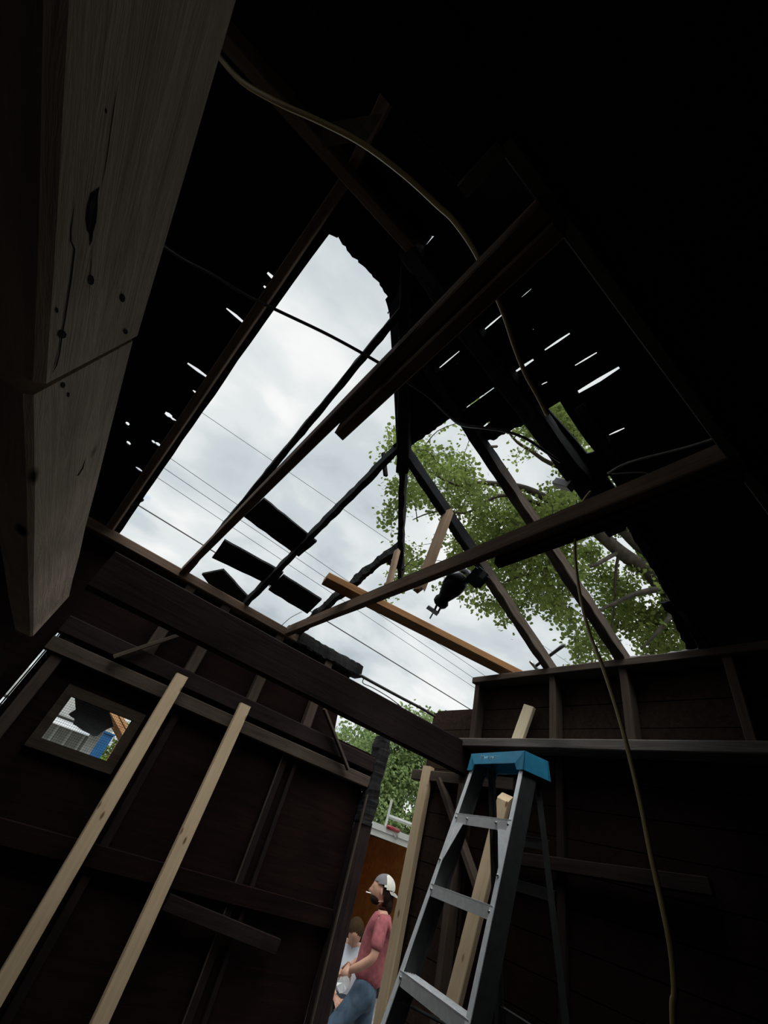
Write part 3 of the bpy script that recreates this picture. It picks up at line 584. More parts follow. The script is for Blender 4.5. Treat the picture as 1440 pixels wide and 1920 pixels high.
pline('power_line', [(379, 774), (1069, 1245)], 14, .011, 'highest overhead line, crossing the middle of the sky')
pline('power_line', [(316, 857), (909, 1267)], 14, .011, 'thin overhead line, second from the top')
pline('power_line', [(305, 876), (902, 1281)], 14, .011, 'thin overhead line, third from the top')
pline('power_line', [(293, 894), (640, 1124)], 14, .010, 'thin overhead line, fourth from the top')
pline('power_line', [(262, 949), (862, 1318)], 13, .022, 'lowest and thickest overhead line, above the back wall')
# ================================================================== reciprocating saw hung on the joist
sp0 = at(884, 1072, x=1.30); sp1 = at(829, 1138, x=1.30); sd = (sp1 - sp0).normalized()
view = -(sp0 - Vector((0, 0, CZ))).normalized(); ssd = sd.cross(view).normalized(); sdp = ssd.cross(sd).normalized()
saw = empty('power_saw', sp1); tag(saw, 'black cordless reciprocating saw hanging below the brown joist', 'saw')
def SM(a, b, c): return sd * a + ssd * b + sdp * c      # relative to the nose
def px_off(px, py): return at(px, py, x=1.30) - sp1
def ringbody(bm, st, sides=12, sq=.0):
    rs = []
    for (p, ra, rb_) in st:
        r = []
        for k in range(sides):
            t = 2*math.pi*k/sides; ca, sa = math.cos(t), math.sin(t); e_ = .6
            r.append(bm.verts.new(p + ssd * (abs(ca)**e_ * math.copysign(1, ca)) * ra + sdp * (abs(sa)**e_ * math.copysign(1, sa)) * rb_))
        rs.append(r)
    for i in range(len(rs)-1):
        for k in range(sides): bm.faces.new((rs[i][k], rs[i][(k+1) % sides], rs[i+1][(k+1) % sides], rs[i+1][k]))
    bm.faces.new(rs[0][::-1]); bm.faces.new(rs[-1])
SL = (sp1 - sp0).length; u = SL / 86 * 1.15
bm = bmesh.new(); q = lambda k: px_off(*k)
ringbody(bm, [(q((868, 1078)), 10*u, 12*u), (q((858, 1088)), 19*u, 15*u), (q((847, 1102)), 18*u, 16*u), (q((839, 1112)), 14*u, 14*u), (q((832, 1121)), 10*u, 12*u), (q((829, 1126)), 13*u, 13*u), (q((824, 1132)), 12*u, 12*u), (q((822, 1136)), 8*u, 8*u)])
from_bm('body', bm, M['black'], saw, True)
bm = bmesh.new(); tube_bm(bm, smooth_path([q((868, 1070)), q((878, 1074)), q((880, 1082)), q((874, 1090)), q((864, 1092))], 4), 5*u, 5*u, 8); from_bm('handle', bm, M['black'], saw, True)
bm = bmesh.new(); rot = Matrix((ssd, sd, sdp)).transposed()
c0 = q((896, 1083)); vs = box(bm, c0, (26*u, 30*u, 26*u), rot); bmesh.ops.bevel(bm, geom=list(bm.edges), offset=4*u, segments=2, affect='EDGES')
bat = from_bm('battery', bm, M['green'], saw)
bm = bmesh.new(); box(bm, q((905, 1078)) + view * 13.6*u, (7*u, 10*u, 1.2*u), rot); from_bm('label_sticker', bm, M['label'], bat)
bm = bmesh.new()
for k in (-4, 4): tube_bm(bm, [q((824, 1134)) + ssd * k*u, q((818, 1146)) + ssd * k*.8*u], 1.8*u)
from_bm('shoe_arm', bm, M['black'], saw)
bm = bmesh.new(); strip(bm, q((802, 1137)), q((822, 1151)), sd * 6*u, sdp * 9*u); from_bm('shoe', bm, M['black'], saw)
bm = bmesh.new(); strip(bm, q((816, 1142)), q((806, 1160)), ssd * 2.2*u, sdp * .8*u); from_bm('blade', bm, M['steel'], saw)
# hammer at the right plate
h0, h1 = at(1003, 1250, x=2.50), at(1058, 1209, x=2.50)
hm = empty('hammer', h0); tag(hm, 'dark hammer leaning at the right plate with its handle against the sky', 'hammer')
bm = bmesh.new(); tube_bm(bm, [Vector((0, 0, 0)), (h1 - h0) * .8, h1 - h0], .010, .014, 8); from_bm('handle', bm, M['black'], hm, True)
bm = bmesh.new(); d_ = (h1 - h0).normalized(); sdv = d_.cross(-view).normalized(); tube_bm(bm, [-sdv * .035, -sdv * .02, sdv * .02, sdv * .05], .016, .010, 8); from_bm('head', bm, M['steel'], hm, True)
# ================================================================== people
def skin_mesh(name, chain_sets, m, parent, sub=2):
    """chain_sets: list of (points, radii, parent_index or None); points joined at given vertex of the list built so far"""
    vs, es, rs = [], [], []
    for pts, rad, root in chain_sets:
        prev = root
        for p, r in zip(pts, rad):
            vs.append(Vector(p)); rs.append(r if isinstance(r, tuple) else (r, r)); i = len(vs) - 1
            if prev is not None: es.append((prev, i))
            prev = i
    me = bpy.data.meshes.new(name); me.from_pydata(vs, es, []); o = bpy.data.objects.new(name + '_t', me); C.objects.link(o)
    md = o.modifiers.new('s', 'SKIN'); md.use_smooth_shade = True
    for i, r in enumerate(rs): me.skin_vertices[0].data[i].radius = r
    me.skin_vertices[0].data[0].use_root = True
    o.modifiers.new('u', 'SUBSURF').levels = sub
    dg = bpy.context.evaluated_depsgraph_get(); me2 = bpy.data.meshes.new_from_object(o.evaluated_get(dg)); bpy.data.objects.remove(o)
    me2.name = name; me2.materials.clear(); return link(name, me2, m, parent)
def head_mesh(bm, c, r, fwd, upv):
    """a head with brow, nose, lips, chin and ears; c its centre, r half its height"""
    fwd = Vector(fwd).normalized(); upv = Vector(upv).normalized(); lf = upv.cross(fwd)
    s = bmesh.new(); bmesh.ops.create_uvsphere(s, u_segments=32, v_segments=24, radius=1)
    for v in s.verts:
        x_, y_, z_ = v.co; x_ *= .84; y_ *= .66
        if z_ < 0: y_ *= 1 + z_ * .30; x_ = x_ * (1 + z_ * .12) + (.10 * -z_ if x_ > 0 else .18 * -z_)
        g = lambda cy, cz, w_: math.exp(-((y_ - cy)**2 + (z_ - cz)**2) / w_)
        if x_ > 0:
            x_ += .30 * math.exp(-(y_**2) / .008 - ((z_ + .12)**2) / .022) + .10 * math.exp(-(y_**2)/.01 - ((z_ - .05)**2)/.03)
            x_ -= .09 * (g(.24, .06, .012) + g(-.24, .06, .012)); x_ += .05 * math.exp(-(y_**2)/.10 - ((z_ - .22)**2)/.008)
            x_ += .06 * math.exp(-(y_**2)/.03 - ((z_ + .42)**2)/.004) + .06 * math.exp(-(y_**2)/.03 - ((z_ + .54)**2)/.005) + .08 * math.exp(-(y_**2)/.05 - ((z_ + .85)**2)/.02)
        v.co = (x_, y_, z_)
    for sd_ in (-1, 1):
        bmesh.ops.create_uvsphere(s, u_segments=10, v_segments=8, radius=1, matrix=Matrix.Translation((-.05, sd_ * .66, -.05)) @ Matrix.Diagonal((.13, .06, .24, 1)))
    mt = Matrix((fwd, lf, upv)).transposed().to_4x4(); mt = Matrix.Translation(Vector(c)) @ mt @ Matrix.Scale(r, 4)
    tmp = bpy.data.meshes.new('h'); s.to_mesh(tmp); s.free(); tmp.transform(mt); bm.from_mesh(tmp); bpy.data.meshes.remove(tmp)
def fingers(bm, wrist, d, palmn, sideways, r=.009, curl=.9):
    """palm and five unequal bent fingers, thumb leaving the side of the palm"""
    d = Vector(d).normalized(); pn = Vector(palmn).normalized(); sw = Vector(sideways).normalized(); w0 = Vector(wrist)
    rot_ = Matrix((d, sw, pn)).transposed()
    box_c = w0 + d * .045; s = bmesh.new(); box(s, (0, 0, 0), (.10, .082, .028)); bmesh.ops.bevel(s, geom=list(s.edges), offset=.012, segments=3, affect='EDGES')
    tmp = bpy.data.meshes.new('p'); s.to_mesh(tmp); s.free(); tmp.transform(Matrix.Translation(box_c) @ rot_.to_4x4()); bm.from_mesh(tmp); bpy.data.meshes.remove(tmp)
    for i, (o_, ln2) in enumerate(((-.030, .070), (-.010, .080), (.011, .076), (.031, .060))):
        p = w0 + d * .085 + sw * o_; q1 = p + (d * math.cos(curl*.4) + pn * math.sin(curl*.4)) * ln2 * .42
        q2 = q1 + (d * math.cos(curl) + pn * math.sin(curl)) * ln2 * .33; q3 = q2 + (d * math.cos(curl*1.5) + pn * math.sin(curl*1.5)) * ln2 * .25
        tube_bm(bm, [p, q1, q2, q3], r, r * .75, 8)
    p = w0 + d * .025 - sw * .036; tube_bm(bm, [p, p + d * .025 - sw * .022 + pn * .01, p + d * .055 - sw * .026 + pn * .022], r * 1.15, r * .85, 8)
GZ = -.11
# standing man: local x is forward, y his left, z up
p1 = empty('person', (3.64, 4.28, GZ), math.atan2(3.64, -4.28)); tag(p1, 'standing man in a faded red t-shirt, jeans and backward cap, seen in profile', 'person')
hz = 1.02
body = skin_mesh('body', [([(0, 0, hz - .02), (-.01, 0, 1.12), (-.025, 0, 1.30), (-.035, 0, 1.42), (-.02, 0, 1.50), (.005, 0, 1.56), (.01, 0, 1.62)], [(.06, .07), (.06, .08), (.07, .09), (.06, .09), (.045, .055), (.048, .052), (.05, .05)], None),
    ([(-.035, .19, 1.44), (-.03, .235, 1.30), (-.02, .25, 1.20), (.09, .21, 1.11), (.17, .15, 1.06)], [.050, .044, .038, .036, .027], 3),
    ([(-.035, -.19, 1.44), (-.03, -.235, 1.30), (-.02, -.25, 1.20), (.10, -.19, 1.10), (.18, -.10, 1.05)], [.050, .044, .038, .036, .027], 3),
    ([(.05, .09, .90), (.27, .11, .62), (.27, .11, .12)], [.05, .045, .035], 0),
    ([(0, -.09, .90), (-.03, -.10, .50), (-.07, -.10, .10)], [.05, .045, .035], 0)], M['skin'], p1)
bm = bmesh.new(); bm.from_mesh(body.data)
head_mesh(bm, (.03, 0, 1.635), .112, (1, 0, -.10), (.10, 0, 1))
fingers(bm, (.165, .155, 1.065), (.6, -.25, -.75), (-.3, -.9, .0), (.7, 0, .6), curl=.9)
fingers(bm, (.175, -.105, 1.055), (.6, .25, -.75), (-.3, .9, .0), (.7, 0, .6), curl=1.1)
bm.to_mesh(body.data); bm.free(); body.data.polygons.foreach_set('use_smooth', [True] * len(body.data.polygons))
skin_mesh('shirt', [([(0, 0, hz - .05), (-.01, 0, 1.12), (-.025, 0, 1.30), (-.035, 0, 1.42), (-.03, 0, 1.485)], [(.135, .165), (.12, .145), (.125, .165), (.105, .15), (.062, .08)], None),
    ([(-.035, .19, 1.435), (-.03, .235, 1.31), (-.022, .247, 1.235)], [.068, .064, .064], 3), ([(-.035, -.19, 1.435), (-.03, -.235, 1.31), (-.022, -.247, 1.235)], [.068, .064, .064], 3)], M['shirt'], p1)
skin_mesh('jeans', [([(0, 0, hz + .03), (0, 0, .95)], [(.115, .145), (.12, .15)], None), ([(.05, .09, .90), (.27, .11, .62), (.275, .11, .34), (.27, .11, .12)], [.088, .070, .060, .060], 1),
    ([(-.02, -.09, .88), (-.05, -.10, .50), (-.08, -.10, .28), (-.10, -.10, .10)], [.098, .078, .066, .066], 1)], M['jeans'], p1)
skin_mesh('shoe', [([(.25, .11, .04), (.34, .11, .04), (.42, .11, .03)], [(.045, .05), (.045, .05), (.03, .045)], None)], M['shoe'], p1)
skin_mesh('shoe', [([(-.13, -.10, .04), (-.04, -.10, .04), (.04, -.10, .03)], [(.045, .05), (.045, .05), (.03, .045)], None)], M['shoe'], p1)
hr = bmesh.new(); bmesh.ops.create_uvsphere(hr, u_segments=24, v_segments=16, radius=1, matrix=Matrix.Translation((-.012, 0, 1.635)) @ Matrix.Diagonal((.098, .080, .108, 1)))
bmesh.ops.delete(hr, geom=[v for v in hr.verts if v.co.x > .035 or (v.co.x > .0 and v.co.z < 1.60)], context='VERTS')
bmesh.ops.create_uvsphere(hr, u_segments=12, v_segments=10, radius=1, matrix=Matrix.Translation((-.075, 0, 1.555)) @ Matrix.Diagonal((.04, .06, .075, 1)))
from_bm('hair', hr, M['hair'], p1, True)
bd = bmesh.new(); bmesh.ops.create_uvsphere(bd, u_segments=20, v_segments=14, radius=1, matrix=Matrix.Translation((.066, 0, 1.562)) @ Matrix.Diagonal((.056, .058, .042, 1)))
bmesh.ops.delete(bd, geom=[v for v in bd.verts if v.co.x > .125 and v.co.z > 1.59], context='VERTS'); b_ = from_bm('beard', bd, M['hair'], p1, True)
cp = bmesh.new(); bmesh.ops.create_uvsphere(cp, u_segments=28, v_segments=18, radius=1, matrix=Matrix.Translation((.005, 0, 1.672)) @ Matrix.Rotation(.12, 4, 'Y') @ Matrix.Diagonal((.112, .094, .100, 1)))
bmesh.ops.delete(cp, geom=[v for v in cp.verts if v.co.z < 1.662 + v.co.x * .25], context='VERTS')
cap = from_bm('cap', cp, M['capgrey'], p1, True)
for i, f in enumerate(cap.data.polygons):
    pass
cap.data.materials.append(M['cappale'])
for f in cap.data.polygons:
    if f.center.x < -.005: f.material_index = 1
bi = bmesh.new()
for k in range(9):
    a = -1.05 + k * 2.1 / 8; r_i, r_o = .098, .098 + .085 * math.cos(a * .95)
    bi.verts.new((-math.cos(a) * r_i - .0, math.sin(a) * .088, 1.655 + .004)); bi.verts.new((-math.cos(a) * r_o, math.sin(a) * .085, 1.655 - .45 * (r_o - r_i)))
bi.verts.ensure_lookup_table()
for k in range(8): bi.faces.new((bi.verts[2*k], bi.verts[2*k+1], bi.verts[2*k+3], bi.verts[2*k+2]))
g_ = bmesh.ops.solidify(bi, geom=bi.faces[:], thickness=.004); br_ = from_bm('cap_brim', bi, M['cappale'], cap, True)
def world_of(p): return Matrix.Translation(p1.location) @ p1.rotation_euler.to_matrix().to_4x4() @ Vector(p)
bm = bmesh.new(); tube_bm(bm, [world_of((.125, .01, 1.59)), world_of((.175, .02, 1.588))], .0045, .0045, 8); T(from_bm('cigarette', bm, M['paper'], None, True), 'white cigarette in the mouth of the standing man', 'cigarette')
bm = bmesh.new(); pc = [world_of((.195 + .055 * math.cos(a), .19 + .03 * math.sin(a * 1.3), .975 + .055 * math.sin(a))) for a in [k * 2 * math.pi / 14 for k in range(14)]]
cc = bm.verts.new(world_of((.20, .205, .985))); vv = [bm.verts.new(p + noise.noise_vector(p * 20) * .02) for p in pc]
for k in range(14): bm.faces.new((cc, vv[k], vv[(k+1) % 14]))
bmesh.ops.solidify(bm, geom=bm.faces[:], thickness=.006)
T(from_bm('crumpled_paper', bm, M['paper']), 'crumpled white paper held in the hands of the standing man', 'paper')
# seated man, facing the shed, head bowed
p2 = empty('person', (4.16, 5.25, .42), math.atan2(-5.25, -4.16)); tag(p2, 'seated brown-haired person in a white t-shirt bowing their head', 'person')
body = skin_mesh('body', [([(0, 0, .08), (.04, 0, .22), (.08, 0, .38), (.10, 0, .50), (.14, 0, .57), (.19, 0, .60)], [(.06, .07), (.06, .08), (.07, .09), (.06, .09), (.05, .055), (.05, .05)], None),
    ([(.10, .18, .52), (.13, .21, .38), (.17, .20, .27), (.28, .12, .22), (.35, .06, .20)], [.052, .044, .038, .034, .027], 3),
    ([(.10, -.18, .52), (.13, -.21, .38), (.17, -.20, .27), (.28, -.12, .22), (.35, -.06, .20)], [.052, .044, .038, .034, .027], 3),
    ([(.22, .11, .10), (.45, .13, .10), (.47, .13, -.18), (.46, .13, -.42)], [.05, .05, .04, .035], 0), ([(.22, -.11, .10), (.45, -.13, .10), (.47, -.13, -.18), (.46, -.13, -.42)], [.05, .05, .04, .035], 0)], M['skin'], p2)
bm = bmesh.new(); bm.from_mesh(body.data); head_mesh(bm, (.235, 0, .67), .115, (.38, 0, -.92), (.92, 0, .38))
fingers(bm, (.35, .06, .20), (.8, -.4, -.3), (-.2, -.4, -.8), (.5, .8, 0)); fingers(bm, (.35, -.06, .20), (.8, .4, -.3), (-.2, .4, -.8), (.5, -.8, 0))
bm.to_mesh(body.data); bm.free(); body.data.polygons.foreach_set('use_smooth', [True] * len(body.data.polygons))
skin_mesh('shirt', [([(0, 0, .08), (.04, 0, .22), (.08, 0, .38), (.10, 0, .50), (.13, 0, .555)], [(.15, .18), (.135, .165), (.135, .175), (.11, .16), (.068, .085)], None),
    ([(.10, .18, .52), (.13, .21, .40), (.15, .215, .34)], [.072, .066, .066], 3), ([(.10, -.18, .52), (.13, -.21, .40), (.15, -.215, .34)], [.072, .066, .066], 3)], M['white'], p2)
skin_mesh('trousers', [([(0, 0, .09), (.10, 0, .08)], [(.13, .17), (.12, .16)], None), ([(.22, .11, .10), (.45, .13, .10), (.47, .13, -.18), (.46, .13, -.40)], [.10, .085, .07, .062], 1),
    ([(.22, -.11, .10), (.45, -.13, .10), (.47, -.13, -.18), (.46, -.13, -.40)], [.10, .085, .07, .062], 1)], M['dark'], p2)
for s in (-1, 1): skin_mesh('shoe', [([(.44, s*.13, -.47), (.54, s*.13, -.48), (.61, s*.13, -.49)], [(.04, .05), (.04, .05), (.03, .045)], None)], M['shoe'], p2)
hr = bmesh.new(); bmesh.ops.create_uvsphere(hr, u_segments=24, v_segments=16, radius=1, matrix=Matrix.Translation((.232, 0, .688)) @ Matrix.Rotation(1.15, 4, 'Y') @ Matrix.Diagonal((.110, .092, .118, 1)))
bmesh.ops.delete(hr, geom=[v for v in hr.verts if (v.co - Vector((.235, 0, .67))).dot(Vector((.38, 0, -.92))) > .05], context='VERTS'); from_bm('hair', hr, M['hair2'], p2, True)
# ================================================================== box trailer behind them
tx0, tx1, ty0, ty1, tz0, tz1 = 3.75, 6.05, 5.55, 8.6, .36, 2.03
tr = empty('box_trailer', ((tx0+tx1)/2, (ty0+ty1)/2, GZ)); tag(tr, 'white box trailer with an open rear and orange brown plywood inside', 'trailer')
o_ = Vector(tr.location)
def tb(name, lo, hi, m, par=tr):
    lo = Vector(lo) - o_; hi = Vector(hi) - o_; bm = bmesh.new(); box(bm, (lo + hi) / 2, hi - lo); return from_bm(name, bm, m, par)
tb('side_wall', (tx0 - .04, ty0, tz0), (tx0, ty1, tz1 + .05), M['twhite']); tb('side_wall', (tx1, ty0, tz0), (tx1 + .04, ty1, tz1 + .05), M['twhite'])
tb('front_wall', (tx0, ty1, tz0), (tx1, ty1 + .04, tz1 + .05), M['twhite']); tb('roof', (tx0 - .04, ty0 + .02, tz1 + .02), (tx1 + .04, ty1 + .04, tz1 + .07), M['twhite'])
tb('inner_lining', (tx0 + .01, ty1 - .03, tz0), (tx1 - .01, ty1 - .01, tz1), M['ply']); tb('inner_lining', (tx0 + .01, ty0 + .06, tz0), (tx0 + .03, ty1 - .03, tz1), M['ply']); tb('inner_lining', (tx1 - .03, ty0 + .06, tz0), (tx1 - .01, ty1 - .03, tz1), M['ply'])
tb('floor_deck', (tx0 - .04, ty0 - .35, tz0 - .05), (tx1 + .04, ty1 + .04, tz0), M['tfloor'])
h1_ = tb('header', (tx0 - .06, ty0 - .03, tz1 + .015), (tx1 + .06, ty0 + .05, tz1 + .085), M['twhite']); tb('header', (tx0 - .02, ty0 - .005, tz1 - .055), (tx1 + .02, ty0 + .06, tz1 + .012), M['twhite'])
lm = bmesh.new(); mk = at(737, 1554, y=ty0 - .045); tube_bm(lm, [mk - o_ - Vector((.11, 0, 0)), mk - o_ + Vector((.11, 0, 0))], .026, .026, 10); tag(from_bm('marker_lamp', lm, M['red'], tr, True), 'red marker lamp')
lm = bmesh.new(); lk = at(741, 1566, y=ty0 - .03); tube_bm(lm, smooth_path([lk - o_ + Vector(v) for v in ((-.04, 0, .01), (-.01, -.02, -.02), (.02, -.02, .01), (.04, -.01, -.03), (.0, -.01, -.04))], 3), .006); from_bm('latch', lm, M['steel'], tr)
for x_ in (tx0 + .4, tx1 - .4):
    for y_ in (6.6, 7.4):
        bm = bmesh.new(); bmesh.ops.create_cone(bm, cap_ends=True, segments=24, radius1=.30, radius2=.30, depth=.2, matrix=Matrix.Translation(Vector((x_, y_, GZ + .30)) - o_) @ Matrix.Rotation(math.pi/2, 4, 'Y')); from_bm('wheel', bm, M['black'], tr)
rk = empty('ladder_rack', (4.6, 5.75, 2.1)); tag(rk, 'pale metal rack standing on the trailer roof', 'rack')
ra = at(735, 1499, y=5.75) - rk.location; rbm = at(722, 1552, y=5.75) - rk.location; rc = at(728, 1530, y=5.75) - rk.location; rd = rc + Vector((1.3, 0, .02))
rbm.z = min(rbm.z, .0)
bm = bmesh.new(); tube_bm(bm, [rbm, ra], .022, .022, 4); from_bm('upright', bm, M['twhite'], rk)
bm = bmesh.new(); tube_bm(bm, [Vector((rd.x, 0, 0)), Vector((rd.x, 0, ra.z))], .022, .022, 4); from_bm('upright', bm, M['twhite'], rk)
bm = bmesh.new(); tube_bm(bm, [rc, rd], .026, .026, 4); from_bm('crossbar', bm, M['twhite'], rk)
# ================================================================== trees
LT = [(0, 0, 0), (.35, .30, .04), (.75, .24, .02), (1, 0, -.05), (.75, -.24, .02), (.35, -.30, .04)]
class Leaves:
    def __init__(s): s.v = []; s.f = []
    def add(s, p, size, rnd):
        d = Vector((rnd.uniform(-1, 1), rnd.uniform(-1, 1), rnd.uniform(-1, .35))).normalized(); n = Vector((rnd.uniform(-1, 1), rnd.uniform(-1, 1), rnd.uniform(-.2, 1.4))).normalized()
        sd2 = n.cross(d); sd2 = sd2.normalized() if sd2.length > .01 else d.orthogonal(); n = d.cross(sd2); k = len(s.v)
        for a, b, c in LT: s.v.append(p + (d * a + sd2 * b * 1.3 + n * c) * size)
        s.f.append((k, k+1, k+2, k+3)); s.f.append((k, k+3, k+4, k+5))
    def build(s, name, m, parent):
        me = bpy.data.meshes.new(name); me.from_pydata([v - parent.location for v in s.v], [], s.f); return link(name, me, m, parent)
def inpoly(x, y, P):
    r = False
    for i in range(len(P)):
        (x1, y1), (x2, y2) = P[i], P[i-1]
        if (y1 > y) != (y2 > y) and x < (x2-x1)*(y-y1)/(y2-y1)+x1: r = not r
    return r
# the big broadleaf tree over the right slope
rnd = random.Random(3)
TB = at(1290, 1135, dist=8.6); big = empty('broadleaf_tree', (TB.x + .35, TB.y - .15, GZ)); tag(big, 'large broadleaf tree arching over the right side of the open roof', 'tree')
def rel(pts): return [Vector(p) - big.location for p in pts]
limbs = [([(1330, 1150, 8.9), (1258, 1112, 8.6), (1219, 1077, 8.5), (1162, 1036, 8.3), (1110, 992, 8.1), (1075, 965, 8.0), (1010, 930, 7.9), (958, 915, 7.8), (905, 905, 7.6), (852, 908, 7.4), (800, 880, 7.2)], .16, .012),
         ([(1258, 1090, 8.7), (1237, 1051, 8.6), (1192, 1020, 8.6), (1144, 975, 8.5), (1110, 930, 8.5), (1060, 885, 8.4), (1008, 851, 8.3), (969, 832, 8.2), (945, 800, 8.1)], .11, .014),
         ([(1075, 965, 8.0), (1010, 945, 7.7), (947, 932, 7.5), (916, 940, 7.4), (874, 959, 7.2), (820, 960, 7.0), (775, 975, 6.9)], .045, .008),
         ([(1258, 1112, 8.6), (1225, 1110, 8.2), (1180, 1115, 8.0), (1140, 1135, 7.8), (1100, 1165, 7.6)], .07, .01),
         ([(1162, 1036, 8.3), (1120, 1060, 7.8), (1060, 1070, 7.5), (1000, 1075, 7.3), (930, 1100, 7.1)], .04, .008),
         ([(1162, 1036, 8.3), (1150, 1090, 8.2), (1150, 1150, 8.1), (1140, 1220, 8.0)], .03, .008),
         ([(1258, 1112, 8.6), (1262, 1150, 8.2), (1230, 1190, 8.0), (1200, 1220, 7.9)], .06, .01)]
bmb = bmesh.new(); lpts = []
tube_bm(bmb, rel([Vector((TB.x + .35, TB.y - .15, GZ)), Vector((TB.x + .3, TB.y - .12, 3)), at(1330, 1150, dist=8.9), at(1258, 1112, dist=8.6)]), .26, .17, 10)
for pts, r0, r1 in limbs:
    P = smooth_path([at(a, b, dist=c) for a, b, c in pts], 4)
    P = [p + noise.noise_vector(p * 1.3) * .07 for p in P]; tube_bm(bmb, rel(P), r0, r1, 8); lpts += P
canopy = [(712, 905), (722, 822), (760, 780), (850, 755), (960, 740), (1040, 735), (1110, 780), (1180, 890), (1250, 1000), (1300, 1080), (1330, 1230), (1180, 1260), (1085, 1235), (1060, 1160), (1020, 1120), (960, 1150), (905, 1140), (868, 1090), (790, 1080), (735, 1105), (750, 1010), (712, 960), (745, 915)]
LV = Leaves(); count = 0; tries = 0
while count < 950 and tries < 20000:
    tries += 1
    px, py = rnd.uniform(700, 1335), rnd.uniform(730, 1270)
    if not inpoly(px, py, canopy): continue
    q_ = noise.noise(Vector((px / 62, py / 62, 3.3)))
    if q_ < -.13 or (px < 790 and rnd.random() < .45): continue
    tgt = at(px, py, dist=rnd.uniform(6.6, 9.6) if px < 1090 else rnd.uniform(8.2, 10.2))
    src = min(lpts, key=lambda p: (p - tgt).length + .25 * abs((p - tgt).z))
    d = tgt - src; ln2 = d.length
    mid = src + d * .5 + Vector((rnd.uniform(-.15, .15), rnd.uniform(-.15, .15), .12)) * min(1, ln2)
    pth = smooth_path([src, mid, tgt, tgt + (d.normalized() * .12 + Vector((0, 0, -.18)))], 4)
    tube_bm(bmb, rel(pth), .006 + .006 * min(1, ln2), .0022, 4); count += 1
    n = len(pth); lpts += pth[3:8:2]
    for k in range(rnd.randint(26, 46)):
        s = 1 - rnd.random() ** 1.6 * min(.8, .75 / max(.5, ln2)); p = pth[min(n-1, int(s * (n-1)))]
        LV.add(p + Vector((rnd.gauss(0, .10), rnd.gauss(0, .10), rnd.gauss(-.02, .09))), rnd.uniform(.048, .092), rnd)
from_bm('trunk_and_branches', bmb, M['bark'], big, True)
LV.build('foliage', M['leaf'], big)
# trees beyond the doorway
def bush(name, base, crown, n, size, seed, m, lab, trunk=.1, cat='tree', group=None):
    e_ = empty(name, base); tag(e_, lab, cat, group); rn = random.Random(seed); lv = Leaves(); bm = bmesh.new()
    top = max(c[0][2] for c in crown); cx_ = sum(c[0][0] for c in crown) / len(crown); cy_ = sum(c[0][1] for c in crown) / len(crown)
    if trunk: tube_bm(bm, [Vector((0, 0, 0)), Vector((.1, 0, (top - base[2]) * .5)), Vector((cx_, cy_, top)) - Vector(base)], trunk, trunk * .3, 8)
    for (c, r) in crown:
        c = Vector(c); r = Vector(r)
        if trunk: tube_bm(bm, [Vector((cx_, cy_, (c.z + base[2]) * .5)) - Vector(base), c - Vector(base)], trunk * .35, .01, 5)
        for i in range(int(n * r.x * r.z)):
            d = Vector((rn.gauss(0, 1), rn.gauss(0, 1), rn.gauss(0, 1))).normalized() * (rn.random() ** .45)
            p = c + Vector((d.x * r.x, d.y * r.y, d.z * r.z)); p += noise.noise_vector(p * 1.8) * min(.35, r.x * .25)
            if r.x > .5 and noise.noise(p * 1.5) < -.22: continue
            lv.add(p, rn.uniform(.7, 1.3) * size, rn)
    if trunk: from_bm('trunk', bm, M['bark'], e_, True)
    else: bm.free()
    lv.build('foliage', m, e_)
def g_at(px, py, dist): v = at(px, py, dist=dist); return (v.x, v.y, v.z)
a = g_at(722, 1470, 14); bush('tree', (a[0], a[1], GZ), [(g_at(720, 1500, 14), (1.6, 1.4, 1.5)), (g_at(745, 1430, 14.5), (1.2, 1.2, 1.5)), (g_at(700, 1560, 13), (1.8, 1.2, 1.2)), (g_at(780, 1440, 14), (1.4, 1.2, 1.7)), (g_at(725, 1400, 14), (.9, .9, .9))], 2600, .09, 11, M['leaf2'], 'leafy green tree behind the trailer, seen through the door gap', .16)
a = g_at(672, 1440, 18); bush('tree', (a[0], a[1], GZ), [(g_at(662, 1395, 18), (1.0, 1.0, 1.1)), (g_at(690, 1400, 19), (.9, .9, 1.0)), (g_at(655, 1430, 17), (1.2, 1.0, 1.2)), (g_at(690, 1440, 17), (1.2, 1.0, 1.2))], 800, .12, 12, M['leaf2'], 'pale young tree seen through the gap above the back wall', .09)
a = g_at(770, 1370, 20); bush('tree', (a[0], a[1], GZ), [(g_at(765, 1352, 20), (1.1, 1.0, .8)), (g_at(800, 1362, 20), (1.0, 1.0, .7)), (g_at(775, 1400, 20), (1.8, 1.0, 1.4))], 700, .12, 13, M['leaf2'], 'treetop just showing above the end of the big beam', .1)
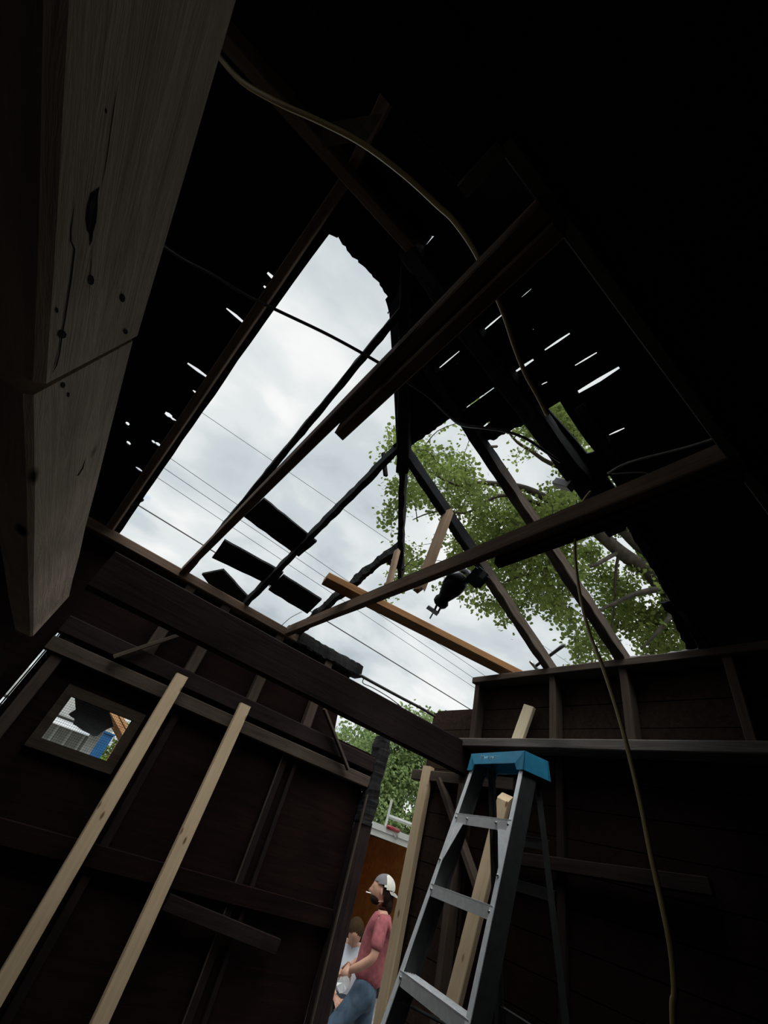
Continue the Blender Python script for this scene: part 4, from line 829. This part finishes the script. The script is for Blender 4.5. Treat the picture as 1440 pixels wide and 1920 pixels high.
# ================================================================== behind the mesh window
hx = 9.0
hs = empty('white_house', (-.4, hx, GZ)); tag(hs, 'white sided house seen through the mesh window', 'house')
bm = bmesh.new(); xr_ = at(178, 1395, y=hx).x; xl = -4; zt_ = at(130, 1366, y=hx).z
box(bm, ((xl + xr_ - .12) / 2 + .4, .6, (zt_ + .1) / 2), (xr_ - .12 - xl, 1.2, zt_ - GZ)); from_bm('wall', bm, M['sidegrey'], hs)
bm = bmesh.new()
for k in range(24): box(bm, (xl + .4 + (xr_ - xl) * k / 24, -.01, (zt_ + .1) / 2), (.03, .03, zt_ - GZ))
box(bm, (xr_ - .05 + .4, .0, (zt_ + .2) / 2), (.2, .1, zt_ + .25 - GZ)); from_bm('siding_ribs', bm, M['siding'], hs)
bm = bmesh.new(); box(bm, ((xl + xr_) / 2 + .4, .2, zt_ + .19 - GZ), (xr_ - xl + .2, 1.0, .16)); box(bm, (-1.2, 1.6, zt_ + .55), (4.4, .3, .5)); from_bm('eave', bm, M['siding'], hs)
bm = bmesh.new(); xa, xb_ = at(168, 1417, y=7.0).x, at(187, 1422, y=7.0).x; a = Vector(((xa + xb_) / 2, 0, 0)); wd_ = xb_ - xa; box(bm, (0, .05, 1.05), (wd_, .1, 2.20)); box(bm, (0, .05, 2.16), (wd_ + .02, .12, .02))
o = from_bm('blue_post', bm, M['bin']); o.location = (a.x, 7.0, GZ); T(o, 'upright blue panel beside the white house, seen through the mesh window', 'panel')
a = at(215, 1410, y=8.0); bush('hedge', (a.x + .12, 8.0, GZ), [((a.x + .12, 8.0, 1.0), (.34, .3, 1.45))], 26000, .06, 14, M['leaf3'], 'bright green bush seen through the mesh window', 0, 'bush')
lt = empty('lattice', (at(215, 1350, y=6.0).x, 6.0, GZ)); tag(lt, 'leaning orange brown timber seen through the upper corner of the mesh window', 'lattice')
bm = bmesh.new(); pA = at(200, 1326, y=6.0) - lt.location; pB = at(232, 1385, y=6.0) - lt.location
tube_bm(bm, [pA + (pA - pB) * .5, pB], .05, .05, 4); from_bm('beam', bm, M['lattice'], lt)
bm = bmesh.new(); tube_bm(bm, [pB, Vector((pB.x, 0, 0))], .04, .04, 4); from_bm('upright', bm, M['lattice'], lt)
bm = bmesh.new(); tube_bm(bm, [pA + (pA - pB) * .5 + Vector((.12, .05, 0)), pB + Vector((.12, .05, 0))], .035, .035, 4); from_bm('beam', bm, M['lattice'], lt)
cl = [(141, 1304), (142, 1330), (128, 1339), (140, 1348), (137, 1358), (160, 1372), (175, 1381), (183, 1380), (190, 1374), (200, 1368), (213, 1362), (209, 1346), (204, 1330), (205, 1318)]
T(slab('torn_cloth', jagged([at(a, b, y=YB + .10) for a, b in cl], .004, .02, 3, True), [], .004, (0, 1, 0), M['cloth']), 'torn dark cloth hanging outside the mesh window', 'cloth')
